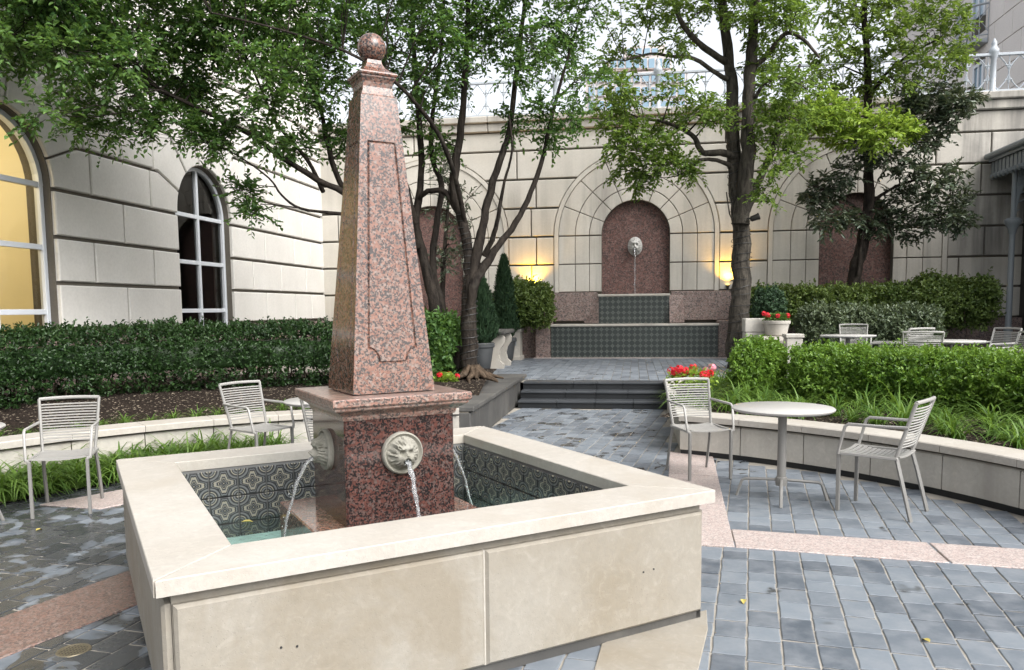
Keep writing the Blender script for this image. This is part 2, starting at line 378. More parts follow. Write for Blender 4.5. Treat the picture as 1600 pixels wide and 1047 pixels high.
def tilemat(name, period, amp, dark, tan, blue):
    """patterned ceramic tile; the motif comes from the tile's own coordinates"""
    t = NT(name)
    if period is None: s_ = t.sep(t.obj()); U, V = t.math('DIVIDE', s_[0], .16), t.math('DIVIDE', s_[2], .16)
    else:
        s_ = t.sep(t.pos()); fr = lambda a, off: t.math('SUBTRACT', t.math('FRACT', t.math('DIVIDE', t.math('ADD', a, off), period)), .5)
        U, V = fr(s_[0], 50.), fr(s_[2], 50.)
    r = t.math('SQRT', t.math('ADD', t.math('MULTIPLY', U, U), t.math('MULTIPLY', V, V)))
    th = t.math('ARCTAN2', V, U); c4 = t.math('COSINE', t.math('MULTIPLY', th, 4)); c16 = t.math('COSINE', t.math('MULTIPLY', th, 16))
    k = t.math('DIVIDE', r, t.math('ADD', .36, t.math('MULTIPLY', c4, .10)))
    k = t.math('ADD', k, t.math('MULTIPLY', c16, t.math('MULTIPLY', r, .10)))
    inner = t.ramp(k, [(0, tan), (.06, dark), (.20, blue), (.26, dark), (.38, tan), (.44, dark), (.54, blue), (.60, tan), (.78, dark), (.9, blue), (1.0, dark)], 'CONSTANT')
    au, av = t.math('SUBTRACT', .5, t.math('ABSOLUTE', U)), t.math('SUBTRACT', .5, t.math('ABSOLUTE', V))
    rc = t.math('SQRT', t.math('ADD', t.math('MULTIPLY', au, au), t.math('MULTIPLY', av, av)))
    outer = t.ramp(rc, [(0, tan), (.06, dark), (.12, blue), (.17, dark), (.2, tan), (.235, dark), (.30, blue), (.36, dark)], 'CONSTANT')
    col = t.mix(t.math('GREATER_THAN', k, .98), inner, outer)
    dg = t.math('GREATER_THAN', t.math('ABSOLUTE', t.math('SUBTRACT', t.math('ABSOLUTE', U), t.math('ABSOLUTE', V))), .03)
    col = t.mix(t.math('MULTIPLY', t.noise(9, 4), .5), col, (.10, .105, .10))
    return t.done(t.pbsdf(Base_Color=col, Roughness=.22))
M['tile'] = tilemat('patterned_basin_tile', None, 1, (.017, .018, .021), (.29, .265, .205), (.14, .143, .148))
def tile_far():
    t = NT('green_patterned_tile'); s_ = t.sep(t.pos()); fr = lambda a: t.math('SUBTRACT', t.math('FRACT', t.math('DIVIDE', t.math('ADD', a, 50.), .125)), .5)
    U, V = fr(s_[0]), fr(s_[2]); r = t.math('SQRT', t.math('ADD', t.math('MULTIPLY', U, U), t.math('MULTIPLY', V, V)))
    d = t.math('ADD', t.math('ABSOLUTE', U), t.math('ABSOLUTE', V))
    col = t.mix(t.math('LESS_THAN', r, .27), t.ramp(d, [(0, (.012, .018, .017)), (.62, (.15, .17, .145)), (.8, (.05, .065, .06))], 'CONSTANT'), (.010, .015, .015))
    col = t.mix(t.math('MULTIPLY', t.noise(3, 4), .5), col, (.07, .08, .075))
    return t.done(t.pbsdf(Base_Color=col, Roughness=.4))
M['tile_far'] = tile_far()
M['grout'] = stone('tile_grout', (.16, .165, .16), (.12, .12, .115), rough=.8, bump=.1)

def water_mat():
    t = NT('pool_water'); b = t.bump(t.math('ADD', t.noise(9, 3, .5), t.math('MULTIPLY', t.noise(26, 2, .5), .5)), .45, .03)
    g = t.n('BsdfGlossy'); g.inputs['Roughness'].default_value = .02; t.set(g.inputs['Normal'], b)
    tr = t.n('BsdfTransparent'); t.set(tr.inputs[0], (.90, .99, .97)); fr = t.n('Fresnel'); fr.inputs[0].default_value = 1.33; t.set(fr.inputs['Normal'], b)
    mx = t.n('MixShader'); t.set(mx.inputs[0], fr.outputs[0]); t.t.links.new(tr.outputs[0], mx.inputs[1]); t.t.links.new(g.outputs[0], mx.inputs[2]); return t.done(mx)
M['water'] = water_mat()
def jet_mat():
    t = NT('falling_water')
    p = t.pbsdf(Base_Color=(.95, .98, 1), Roughness=.04, IOR=1.33, Transmission_Weight=.86, Normal=t.bump(t.noise(60, 3), .7, .01))
    return t.done(p)
M['jet'] = jet_mat()
M['foam'] = simple('white_foam', (.75, .8, .8), .4)
M['pool'] = simple('green_pool_floor', (.62, .82, .75), .6, 0, .4, 4)
def glass_mat(name, tint, alpha):
    t = NT(name); g = t.n('BsdfGlossy'); g.inputs['Roughness'].default_value = .01
    tr = t.n('BsdfTransparent'); t.set(tr.inputs[0], tint)
    fr = t.n('Fresnel'); fr.inputs[0].default_value = 1.38
    mx = t.n('MixShader'); t.set(mx.inputs[0], t.math('ADD', fr.outputs[0], alpha, True))
    t.t.links.new(tr.outputs[0], mx.inputs[1]); t.t.links.new(g.outputs[0], mx.inputs[2]); return t.done(mx)
M['glass'] = glass_mat('window_glass', (.92, .92, .9), .0)
M['glass_blue'] = simple('blue_far_glass', (.22, .33, .42), .1)
def emit(name, c, s):
    t = NT(name); e = t.n('Emission'); e.inputs[0].default_value = (*c, 1); e.inputs[1].default_value = s; return t.done(e)
M['lamp'] = emit('lamp_lens_glow', (1, .68, .15), 12)
M['sconce'] = emit('sconce_glow', (1, .75, .35), 6)
# ================================================================== SETTING
FC = np.array([-1.325, 3.97]); FA = R(38.0)             # fountain centre and turn
RW = 4.45                                               # radius of the round plaza (inside face of the seat walls)
TZ = 0.345                                              # upper terrace level
YW, XL, XR = 18.6, -7.61, 9.2                           # back wall, left building wall
def pol(r, deg, c=FC): return (c[0]+r*math.cos(R(deg)), c[1]+r*math.sin(R(deg)))

MB().add([(-400,-400,-.06),(400,-400,-.06),(400,900,-.06),(-400,900,-.06)], [(0,1,2,3)]).build('ground', M['mulch'])
tag(bpy.data.objects['ground'], kind='structure')

# ---- plaza paving: mortar bed, pink granite bands, slate pavers
bed = MB(); pts = [pol(RW+.25, a) for a in range(0, 360, 5)]
bed.add([(x, y, -.0065) for x, y in pts], [tuple(range(len(pts)))])
bed.add([(-2.0, 8.0, -.007), (.6, 8.0, -.007), (.6, 11.8, -.007), (-2.0, 11.8, -.007)], [(0,1,2,3)])
paving = bed.build('paving', M['mortar']); tag(paving, kind='structure')
BANDS = [[(.20,4.98),(.62,4.94),(.78,8.05),(.36,8.2)],
         [(.62,4.94),(4.2,4.45),(4.2,4.84),(.64,5.34)],
         [(-3.62,1.3),(-3.25,1.2),(-2.50,3.68),(-2.88,4.15)],
         [(-4.62,5.42),(-4.05,5.35),(-3.3,6.7),(-3.75,6.9)]]
def in_poly(x, y, P):
    c = False; j = len(P)-1
    for i in range(len(P)):
        if (P[i][1] > y) != (P[j][1] > y) and x < (P[j][0]-P[i][0])*(y-P[i][1])/(P[j][1]-P[i][1])+P[i][0]: c = not c
        j = i
    return c
def band_slabs(P, n, m_):
    A, B, Cc, D = [np.array(q) for q in P]
    long_first = np.linalg.norm(B-A) > np.linalg.norm(D-A)
    for i in range(n):
        s0, s1 = i/n+.002, (i+1)/n-.002
        if long_first: q = [A+(B-A)*s0, A+(B-A)*s1, D+(Cc-D)*s1, D+(Cc-D)*s0]
        else: q = [A+(D-A)*s0, B+(Cc-B)*s0, B+(Cc-B)*s1, A+(D-A)*s1]
        a = sum((q[k][0]*q[(k+1) % 4][1]-q[(k+1) % 4][0]*q[k][1]) for k in range(4))
        if a < 0: q = q[::-1]
        MB().plate([tuple(p) for p in q], lambda a, b, d: (a, b, d-.02), .0265, .004).build('granite_slab', m_, paving)
for P, n, m_ in zip(BANDS, (3, 3, 3, 2), ('band', 'band', 'band_wet', 'band')): band_slabs(P, n, M[m_])

def paver_mesh(k):
    rn = random.Random(k); n = []
    per = []
    for i in range(5): per.append((-.5+i/4, -.5))
    for i in range(1, 4): per.append((.5, -.5+i/3))
    for i in range(1, 5): per.append((.5-i/4, .5))
    for i in range(1, 3): per.append((-.5, .5-i/3))
    per = [(x*(.94+rn.uniform(-.045, .03)), y*(.945+rn.uniform(-.035, .02))) for x, y in per]
    return per
PAVV = [paver_mesh(k) for k in range(6)]
def paver_geo(per, w, l, h=.011, b=.004):
    n = len(per); vs = [(x*w, y*l, -.012) for x, y in per] + [(x*w, y*l, h-.011-b*.6) for x, y in per] + [(x*(w-2*b), y*(l-2*b), h-.011) for x, y in per]
    fs = []
    for j in range(2):
        for i in range(n): i2 = (i+1) % n; fs.append((j*n+i, j*n+i2, (j+1)*n+i2, (j+1)*n+i))
    fs.append(tuple(2*n+i for i in range(n))); return vs, fs
G8 = R(8); E1 = np.array([math.cos(G8), -math.sin(G8)]); E2 = np.array([math.sin(G8), math.cos(G8)])
LENS = (.165, .195, .225, .26)
rn = random.Random(3); spots = []
ca, sa = math.cos(FA), math.sin(FA)
def under_basin(x, y, m=1.06):
    dx, dy = x-FC[0], y-FC[1]; u = dx*ca+dy*sa; v = -dx*sa+dy*ca
    return abs(u) < m and abs(v) < m
for i in range(-46, 46):
    t = -6.0-rn.random()*.2
    while t < 9:
        li = rn.randrange(4); l = LENS[li]
        c = FC + E1*(i*.1495) + E2*(t+l/2); t += l
        x, y = c
        inside = math.hypot(x-FC[0], y-FC[1]) < RW-.02 or (-1.76 < x < .42 and 7.5 < y < 11.62)
        if not inside or y < -.6 or under_basin(x, y): continue
        if all(any(in_poly(x+a, y+b, P) for P in BANDS) for a, b in ((.09, 0), (-.09, 0), (0, .09), (0, -.09))): continue
        spots.append((x, y, li, rn.randrange(6), rn.uniform(-.0015, .0015)))
def px_area(s):
    q, z = to_px([s[0], s[1], 0])
    if z < .3: return 0
    vis = -15 < q[0] < 1615 and 560 < q[1] < 1060
    if under_basin(s[0]*1.0, s[1], 1.2): vis = False
    # hidden behind the basin body
    for kx in (.35, .5, .65, .8):
        if under_basin(s[0]*kx, s[1]*kx, 1.2) and CH*(1-kx) < .58: vis = False
    return (1/z**3) if vis else 0
order = sorted(range(len(spots)), key=lambda k: -px_area(spots[k])); solo = set(k for k in order[:300] if px_area(spots[k]) > 0)
pav_me = {}
for v in range(6):
    for li in range(4):
        m = MB(); m.add(*paver_geo(PAVV[v], .1495, LENS[li])); pav_me[(v, li)] = m.mesh('paver', M['slate'])
rest = MB()
for k, (x, y, li, v, dz) in enumerate(spots):
    if k in solo: link_mesh('paver', pav_me[(v, li)], None, paving, (x, y, dz), (rn.uniform(-.004, .004), rn.uniform(-.004, .004), -G8+rn.uniform(-.012, .012)))
    else:
        vs, fs = paver_geo(PAVV[v], .1495, LENS[li]); a = -G8+rn.uniform(-.012, .012); c_, s_ = math.cos(a), math.sin(a)
        rest.add([(x+px*c_-py*s_, y+px*s_+py*c_, pz+dz) for px, py, pz in vs], fs)
tag(rest.build('paver_field', M['slate'], paving), kind='stuff')

# concrete footing slab at the basin's right corner and pavement under the basin
MB().plate([tuple(on_z(*q)[:2]) for q in ((925, 1060), (1088, 1060), (1106, 985), (1104, 955), (1020, 975), (940, 1008))], lambda a, b, d: (a, b, d-.02), .0275, .003).build('footing_slab', M['basin'], paving)

# ---- upper terrace
ter = MB(); ter.add([(XL, 12.25, TZ-.012), (14, 12.25, TZ-.012), (14, YW+.3, TZ-.012), (XL, YW+.3, TZ-.012)], [(0,1,2,3)])
arcp = [pol(7.75, a) for a in range(-30, 74, 4)]
ter.add([(x, y, TZ-.014) for x, y in arcp]+[(.9, 12.3, TZ-.014), (14, 12.3, TZ-.014), (14, .4, TZ-.014)], [tuple(range(len(arcp)+3))])
terrace = ter.build('terrace', M['mortar']); tag(terrace, kind='structure')
tp = MB(); rn2 = random.Random(9)
for i in range(-40, 60):
    t = 12.56-rn2.random()*.2
    while t < 18.0:
        li = rn2.randrange(4); l = LENS[li]; x = i*.15; y = t+l/2; t += l
        if -4.6 < x < 9 and y > 12.62: 
            vs, fs = paver_geo(PAVV[rn2.randrange(6)], .1495, l); dz = rn2.uniform(-.001, .001)
            tp.add([(x+a, y+b, TZ+c+dz) for a, b, c in vs], fs)
for i in range(12, 60):
    t = 6.0
    while t < 12.5:
        li = rn2.randrange(4); l = LENS[li]; x = i*.15; y = t+l/2; t += l
        if math.hypot(x-FC[0], y-FC[1]) > 7.9 and x < 8:
            vs, fs = paver_geo(PAVV[rn2.randrange(6)], .1495, l); tp.add([(x+a, y+b, TZ+c-.002) for a, b, c in vs], fs)
tag(tp.build('paver_field', M['slate'], terrace), kind='stuff')
# ---- steps
steps = tag(empty('steps', (0, 11.6, 0)), kind='structure')
for k in range(3):
    y0 = 11.62+.29*k; z1 = TZ/3*(k+1); y1 = y0+.33 if k < 2 else y0+.36
    xs = [-1.74, -1.15+.1*k, -.58, -.02-.08*k, .48]
    for a, b in zip(xs[:-1], xs[1:]):
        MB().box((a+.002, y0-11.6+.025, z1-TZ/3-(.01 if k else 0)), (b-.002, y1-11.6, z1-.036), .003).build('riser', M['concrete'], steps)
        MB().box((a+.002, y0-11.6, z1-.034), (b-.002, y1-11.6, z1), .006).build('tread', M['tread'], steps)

# ---- planting beds
bm_ = MB(); rr = [4.62, 5.2, 5.8, 6.4, 7.0, 7.8, 8.9]; aa = list(range(96, 216, 4)); V = []; F = []
for a in aa:
    for r_ in rr:
        x, y = pol(r_, a); t_ = min(1, max(0, (r_-4.7)/1.9)); V.append((x, y, .345+.17*t_*t_*(3-2*t_)+random.uniform(-.012, .012)))
for i in range(len(aa)-1):
    for j in range(len(rr)-1): F.append((i*7+j, i*7+j+1, (i+1)*7+j+1, (i+1)*7+j))
bm_.add(V, [f[::-1] for f in F]); tag(bm_.build('planting_bed', M['mulch']), kind='structure')
bm_ = MB(); aa = list(range(-30, 72, 4)); V = []; F = []; rr = [4.62, 5.4, 6.2, 7.0, 7.8]
for a in aa:
    for r_ in rr: x, y = pol(r_, a); V.append((x, y, .36+random.uniform(-.01, .01)))
for i in range(len(aa)-1):
    for j in range(4): F.append((i*5+j, i*5+j+1, (i+1)*5+j+1, (i+1)*5+j))
bm_.add(V, [f[::-1] for f in F]); bm_.add([(.72, 8.1, .358), (1.6, 8.1, .358), (1.6, 12.2, .358), (.72, 12.2, .358)], [(0,1,2,3)])
tag(bm_.build('planting_bed', M['mulch']), kind='structure')
# low grass bed soil in front of the left seat wall
sb = MB(); a_ = list(range(118, 206, 4)); V = [(*pol(3.88, a), .012) for a in a_]+[(*pol(4.5, a), .02) for a in a_]; n_ = len(a_)
sb.add(V, [(i, i+1, n_+i+1, n_+i) for i in range(n_-1)]); tag(sb.build('planting_bed', M['mulch']), kind='structure')

# ---- seat walls (curved): panels and coping stones
def seat_wall(label, a0, a1, n, matw, matc, h=.41):
    root = thing('seat_wall', label, 'wall', (FC[0], FC[1], 0))
    for i in range(n):
        b0, b1 = a0+(a1-a0)*i/n, a0+(a1-a0)*(i+1)/n; g = .12*(1 if a1 > a0 else -1)
        def arc(r0, r1, z0, z1, c0, c1, name, m_, bev=0):
            mb = MB(); S = 7; vs = []
            prof = [(r0, z0), (r0, z1-bev), (r0+bev, z1), (r1-bev, z1), (r1, z1-bev), (r1, z0)] if bev else [(r0, z0), (r0, z1), (r1, z1), (r1, z0)]
            k = len(prof)
            for s in range(S+1):
                an = R(c0+(c1-c0)*s/S)
                for r_, z_ in prof: vs.append((r_*math.cos(an), r_*math.sin(an), z_))
            fs = [(s*k+j, s*k+(j+1) % k, (s+1)*k+(j+1) % k, (s+1)*k+j) for s in range(S) for j in range(k)]
            fs += [tuple(range(k))[::-1], tuple(S*k+j for j in range(k))]
            mb.add(vs, fs); mb.build(name, m_, root)
        arc(RW+.06, RW+.30, -.01, .052, b0, b1, 'base_course', M['concrete'])
        arc(RW+.03, RW+.29, .052, h-.085, b0+g*.5, b1-g*.5, 'wall_panel', matw, .012)
        arc(RW+.06, RW+.27, h-.085, h-.062, b0, b1, 'shadow_joint', M['joint'])
        arc(RW-.01, RW+.34, h-.062, h, b0+g*.25, b1-g*.25, 'coping_stone', matc, .008)
    return root
seat_wall('curved pale limestone seat wall behind the right-hand table', 66.6, -6, 9, M['seat'], M['coping'])
seat_wall('curved pale limestone seat wall in front of the dark hedge', 97.5, 205, 13, M['seat'], M['coping'])
def straight_wall(label, x0, x1, y0, y1, h, n, matw, matc):
    root = thing('planter_wall', label, 'wall', ((x0+x1)/2, y0, 0)); xm = (x1-x0)/2
    for i in range(n):
        a, b = (y1-y0)*i/n, (y1-y0)*(i+1)/n
        MB().box((-xm+.04, a+.003, 0), (xm-.04, b-.003, h-.07), .008).build('wall_panel', matw, root)
    MB().box((-xm+.06, 0.01, h-.07), (xm-.06, y1-y0-.01, h-.055)).build('shadow_joint', M['joint'], root)
    for i in range(3):
        a, b = (y1-y0)*i/3, (y1-y0)*(i+1)/3
        MB().box((-xm, a+.002, h-.055), (xm, b-.002, h), .008).build('coping_stone', matc, root)
    return root
straight_wall('dark weathered stone planter wall left of the steps', -2.25, -1.75, 8.42, 12.75, .425, 8, M['seat_dark'], M['seat_dark'])
straight_wall('low stone planter wall right of the steps, behind the chair', .43, .78, 8.32, 12.2, .40, 5, M['seat'], M['seat'])

# ---- ashlar walls
def inset(poly, dfn):
    n = len(poly); P = [np.array(p, float) for p in poly]; lines = []
    for i in range(n):
        a, b = P[i], P[(i+1) % n]; e = b-a; L = np.linalg.norm(e); e = e/L; nn = np.array([-e[1], e[0]]); lines.append((a+nn*dfn(a, b), e, nn))
    out = []
    for i in range(n):
        p0, e0, n0 = lines[i-1]; p1, e1, n1 = lines[i]; cr = e0[0]*e1[1]-e0[1]*e1[0]
        if abs(cr) < .12: out.append(tuple((p1+p0+e0*np.linalg.norm(P[i]-P[i-1]))/2))
        else:
            t = ((p1-p0)[0]*e1[1]-(p1-p0)[1]*e1[0])/cr; out.append(tuple(p0+e0*t))
    return out
def gap(a, b): return .022 if abs(b[1]-a[1]) < .25*abs(b[0]-a[0]) and abs(b[0]-a[0]) > .12 else .014
def block(poly, f, parent, m, depth=.06, name='block', bev=.014, g=gap):
    MB().plate(inset(poly, g), f, depth, bev).build(name, m, parent)
def rect(a0, a1, z0, z1): return [(a0, z0), (a1, z0), (a1, z1), (a0, z1)]
def arcpts(c, zc, r, d0, d1, n):
    return [(c+r*math.cos(R(d0+(d1-d0)*i/n)), zc+r*math.sin(R(d0+(d1-d0)*i/n))) for i in range(n+1)]

# left building
bld = thing('building', 'pale limestone building with tall arched windows on the left', 'building', (XL, 11, 0))
fL = lambda a, b, d: (XL-bld.location.x+d, a-11, b)
WC = [3.96, 8.59, 13.22]; ZS = 3.17; RO = .88; YE = YW-.03
ZL = [1.28, 1.90, 2.51, 3.13, 3.75, 4.41, 5.06, 5.70, 6.35, 7.0, 7.65, 8.3, 8.95]
facade = MB()
for c in WC:
    lo, hi = c-2.315, (c+2.315 if c < 13 else YE); T = 9.0
    facade.plate(rect(lo, c-RO, .2, ZS), fL, 0); facade.plate(rect(c+RO, hi, .2, ZS), fL, 0); facade.plate(rect(c-RO, c+RO, .2, .72), fL, 0)
    facade.plate([(lo, ZS), (c-RO, ZS)]+arcpts(c, ZS, RO, 180, 90, 10)[1:]+[(c, T), (lo, T)], fL, 0)
    facade.plate([(c+RO, ZS), (hi, ZS), (hi, T), (c, T)]+arcpts(c, ZS, RO, 90, 0, 10)[:-1], fL, 0)
    for s in (-1, 1):   # reveals
        y = c+s*RO; q = [(y, .72), (y, ZS)]
        facade.add([fL(y, .72, -.35), fL(y, .72, .0), fL(y, ZS, .0), fL(y, ZS, -.35)], [(0,1,2,3) if s < 0 else (3,2,1,0)])
    ap = arcpts(c, ZS, RO, 0, 180, 20); vs = [fL(a, b, 0) for a, b in ap]+[fL(a, b, -.35) for a, b in ap]
    facade.add(vs, [(i, i+1, 21+i+1, 21+i) for i in range(20)])
fac = facade.build('facade_wall', M['joint'], bld)
mL = M['wall_left']
def gapL(a, b): return .027 if abs(b[1]-a[1]) < .25*abs(b[0]-a[0]) and abs(b[0]-a[0]) > .12 else .017
def lblock(poly): block(poly, fL, fac, mL, .06, 'block', .014, gapL)
def radial(c, r, d): return (c+r*math.cos(R(d)), ZS+r*math.sin(R(d)))
for wi, c in enumerate(WC):
    last = wi == 2
    nxt = WC[wi+1]-RO if not last else YE
    s, e = c+RO, nxt; mid = (c+2.315)
    segs = {0: [mid], 1: [c+1.62, c+3.02], 2: [mid], 3: [], 4: [], 5: []}
    if last: segs = {0: [15.45, 16.85, 17.75], 1: [14.9, 16.15, 17.45], 2: [15.45, 16.85, 17.75]}
    if wi == 0: continue
    for k in range(3):
        xs = [s]+segs[k]+[e]
        for a, b in zip(xs[:-1], xs[1:]): lblock(rect(a, b, ZL[k], ZL[k+1]))
for wi, c in enumerate(WC):
    TH = [0, 22.5, 50, 80]
    for sgn in (1, -1):
        if wi == 0 and sgn == -1: continue
        mir = (lambda P, c=c: [(2*c-a, b) for a, b in P][::-1]) if sgn < 0 else (lambda P: P)
        for k in range(3):
            z0, z1 = ZL[3+k], ZL[4+k]; a1 = c+(1.62, 1.5, 1.3)[k]
            t0, t1 = TH[k], TH[k+1]
            top = (c+(z1-ZS)/math.tan(R(t1)), z1)
            arc_ = arcpts(c, ZS, RO, t1, max(t0, 0), 4)
            if k == 0: P = [(c+RO, z0), (a1, z0), (a1, z1), top]+arc_[:-1]
            else:
                turn = (c+(z0-ZS)/math.tan(R(t0)), z0); P = [arc_[-1], turn, (a1, z0), (a1, z1), top]+arc_[:-1]
            lblock(mir(P))
    key = arcpts(c, ZS, RO, 100, 80, 3); kz = ZL[6]; dx = (kz-ZS)/math.tan(R(80))
    lblock([(c-dx, kz)]+key+[(c+dx, kz)])
for wi in range(3):
    c = WC[wi]
    for k in range(3):
        off = (1.62, 1.5, 1.3)[k]; a, b = c+off, (WC[wi+1]-off if wi < 2 else YE); z0, z1 = ZL[3+k], ZL[4+k]
        n = {0: 1, 1: 2, 2: 2}[k] if wi < 2 else 3
        for i in range(n): lblock(rect(a+(b-a)*i/n, a+(b-a)*(i+1)/n, z0, z1))
for k in range(6, 12):
    x = 3.96+(.7 if k % 2 else 0)
    while x < YE-.1:
        b = min(x+1.54, YE); b = YE if YE-b < .5 else b
        lblock(rect(x, b, ZL[k], ZL[k+1])); x = b
MB().box((-.05, -9, .0), (.10, YE-11, 1.25), .01).build('plinth', M['dado'], bld)
MB().box((-.04, -9, 9.0), (.25, YE-11, 9.35), .03).build('cornice', M['wall_left'], bld)
# windows
def window(c, lit):
    wn = empty('window', (XL-.14-bld.location.x, c-11, 0), 0, bld)
    wr = RO-.005; fw = .065
    fr = MB()
    for s in (-1, 1): fr.box((-.04, min(s*wr, s*(wr-fw)), .72), (.05, max(s*wr, s*(wr-fw)), ZS), .006)
    n = 18
    for i in range(n):
        d0, d1 = R(180*i/n), R(180*(i+1)/n); q = [(r_*math.cos(d), ZS+r_*math.sin(d)) for r_, d in ((wr, d0), (wr, d1), (wr-fw, d1), (wr-fw, d0))]
        fr.add([(-.04, a, b) for a, b in q]+[(.05, a, b) for a, b in q], [(4,5,6,7),(0,1,5,4),(2,3,7,6)])
    fr.box((-.04, -wr+.06, .72), (.05, wr-.06, .78), .006)
    fr.build('frame', M['frame'], wn)
    MB().box((-.03, -.032, .78), (.04, .032, ZS+wr-fw), .005).build('mullion', M['frame'], wn)
    zs = [.78, 1.52, 2.37, 3.18]
    for z in zs[1:]:
        MB().box((-.034, -wr+fw, z-.035), (.036, -.0325, z+.035), .004).build('transom', M['frame'], wn)
        MB().box((-.034, .0325, z-.035), (.036, wr-fw, z+.035), .004).build('transom', M['frame'], wn)
    for s in (-1, 1):
        for k in range(4):
            a0, a1 = .034, wr-fw-.001
            if k < 3: P = [(a0, zs[k]+.036), (a1, zs[k]+.036), (a1, zs[k+1]-.036), (a0, zs[k+1]-.036)]
            else: P = [(a0, 3.217), (a1-.01, 3.217)]+arcpts(0, ZS, wr-fw-.003, 6, 87, 8)[:]
            pts_ = [(0, s*a, b) for a, b in P]; mb = MB(); mb.add(pts_, [tuple(range(len(P))) if s > 0 else tuple(range(len(P)))[::-1]]); mb.build('pane', M['glass'], wn)
for c in WC[1:]: window(c, c < 10)
# rooms behind the windows
def room(c, m_wall, depth, name):
    r_ = empty(name, (XL-.37-bld.location.x, c-11, 0), 0, bld); w_ = 1.75
    q = MB(); x0 = -depth
    q.add([(0,-w_,.5),(x0,-w_,.5),(x0,w_,.5),(0,w_,.5),(0,-w_,4.5),(x0,-w_,4.5),(x0,w_,4.5),(0,w_,4.5)], [(0,3,2,1),(1,2,6,5),(0,1,5,4),(2,3,7,6),(4,5,6,7)])
    q.build('room_wall', m_wall, r_); return r_
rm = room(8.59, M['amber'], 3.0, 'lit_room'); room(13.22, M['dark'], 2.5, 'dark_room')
def point(name, loc, e, col, rad=.1):
    l = bpy.data.lights.new(name, 'POINT'); l.energy = e; l.color = col; l.shadow_soft_size = rad
    o = bpy.data.objects.new(name, l); COL.objects.link(o); o.location = loc; return o
point('room_lamp', (XL-1.6, 8.3, 3.6), 48, (1, .84, .54), .25)
sx_ = XL-.37-2.96; d_ = ray(42, 432); sp0 = CAM+d_*(sx_/d_[0])
sc = MB(); sc.lathe([(.03, 0), (.07, .05), (.11, .18), (.08, .24)], (0, 0, 0), 16)
sc.build('sconce', M['sconce'], rm, 40, (-2.88, sp0[1]-8.59, sp0[2]-.1)); point('sconce_lamp', (XL-.37-2.75, sp0[1], sp0[2]+.3), 16, (1, .72, .32), .08)
MB().box((-2.995, -1.74, 3.25), (-2.9, 1.74, 3.4), .02).build('picture_rail', M['ceil'], rm)
for c_ in (-1.0, .9): MB().plate([(c_-.55, .5), (c_+.55, .5), (c_+.55, 2.5)]+arcpts(c_, 2.5, .55, 0, 180, 12)[1:], lambda a, b, d: (-2.99+d, a, b), .03, .01).build('arched_panel', M['ceil'], rm)
orn = thing('ornament', 'small dark red and yellow banded ornament inside the amber lit window', 'ornament', (XL-.55, 9.05, 1.10))
MB().box((-.12, -.12, -.6), (.12, .12, 0), .01).build('stand', M['ceil'], orn)
for i, (m_, prof) in enumerate([('o_red', [(.05, 0), (.055, .14), (.03, .17)]), ('o_black', [(.03, .17), (.05, .2), (.05, .28), (.03, .3)]), ('o_yellow', [(.03, .3), (.045, .33), (.045, .38), (.02, .4)]), ('o_dark', [(.02, .4), (.03, .45), (.035, .5), (.012, .55), (.004, .6)])]):
    c_ = {'o_red': (.30, .03, .015), 'o_black': (.02, .02, .02), 'o_yellow': (.6, .4, .04), 'o_dark': (.05, .025, .02)}[m_]
    MB().lathe(prof, (0, 0, 0), 12).build('turned_section', simple(m_, c_, .4), orn, 40)

# back wall of the courtyard
bw = thing('courtyard_wall', 'tall pale limestone back wall with three arched niches and weathered cornice', 'wall', (0, YW, 0))
fB = lambda a, b, d: (a, -d, b)
ZB = [1.20, 1.86, 2.51, 3.16, 3.82, 4.49, 5.15]; NC = [-4.83, .01, 4.83]; ZC = 3.17; RN = .775; ROUT = 1.83; X0, X1 = XL, XR
core = MB()
xs = [X0]+[q for c in NC for q in (c-RN, c+RN)]+[X1]
for i in range(0, len(xs), 2): core.plate(rect(xs[i], xs[i+1], 0, ZC), fB, 0)
for i, c in enumerate(NC):
    lo = X0 if i == 0 else (NC[i-1]+c)/2; hi = X1 if i == 2 else (NC[i+1]+c)/2
    core.plate([(lo, ZC), (c-RN, ZC)]+arcpts(c, ZC, RN, 180, 90, 10)[1:]+[(c, 5.62), (lo, 5.62)], fB, 0)
    core.plate([(c+RN, ZC), (hi, ZC), (hi, 5.62), (c, 5.62)]+arcpts(c, ZC, RN, 90, 0, 10)[:-1], fB, 0)
    ap = arcpts(c, ZC, RN, 0, 180, 20); core.add([fB(a, b, .04) for a, b in ap]+[fB(a, b, -.16) for a, b in ap], [(i_, i_+1, 21+i_+1, 21+i_) for i_ in range(20)])
    for s in (-1, 1):
        y = c+s*RN; core.add([fB(y, 0, -.16), fB(y, 0, .04), fB(y, ZC, .04), fB(y, ZC, -.16)], [(0,1,2,3) if s < 0 else (3,2,1,0)])
    core.add([fB(-9+a*0, 0, 0) for a in range(0)], [])
core.add([fB(X0, 0, -.6), fB(X1, 0, -.6), fB(X1, 5.62, -.6), fB(X0, 5.62, -.6)], [(3,2,1,0)])
core.build('wall_core', M['joint'], bw)
for c in NC:
    MB().plate([(c-RN-.05, .3), (c+RN+.05, .3), (c+RN+.05, ZC)]+arcpts(c, ZC, RN+.05, 0, 180, 20)[1:], fB, -.13).build('niche_panel', M['niche'], bw)
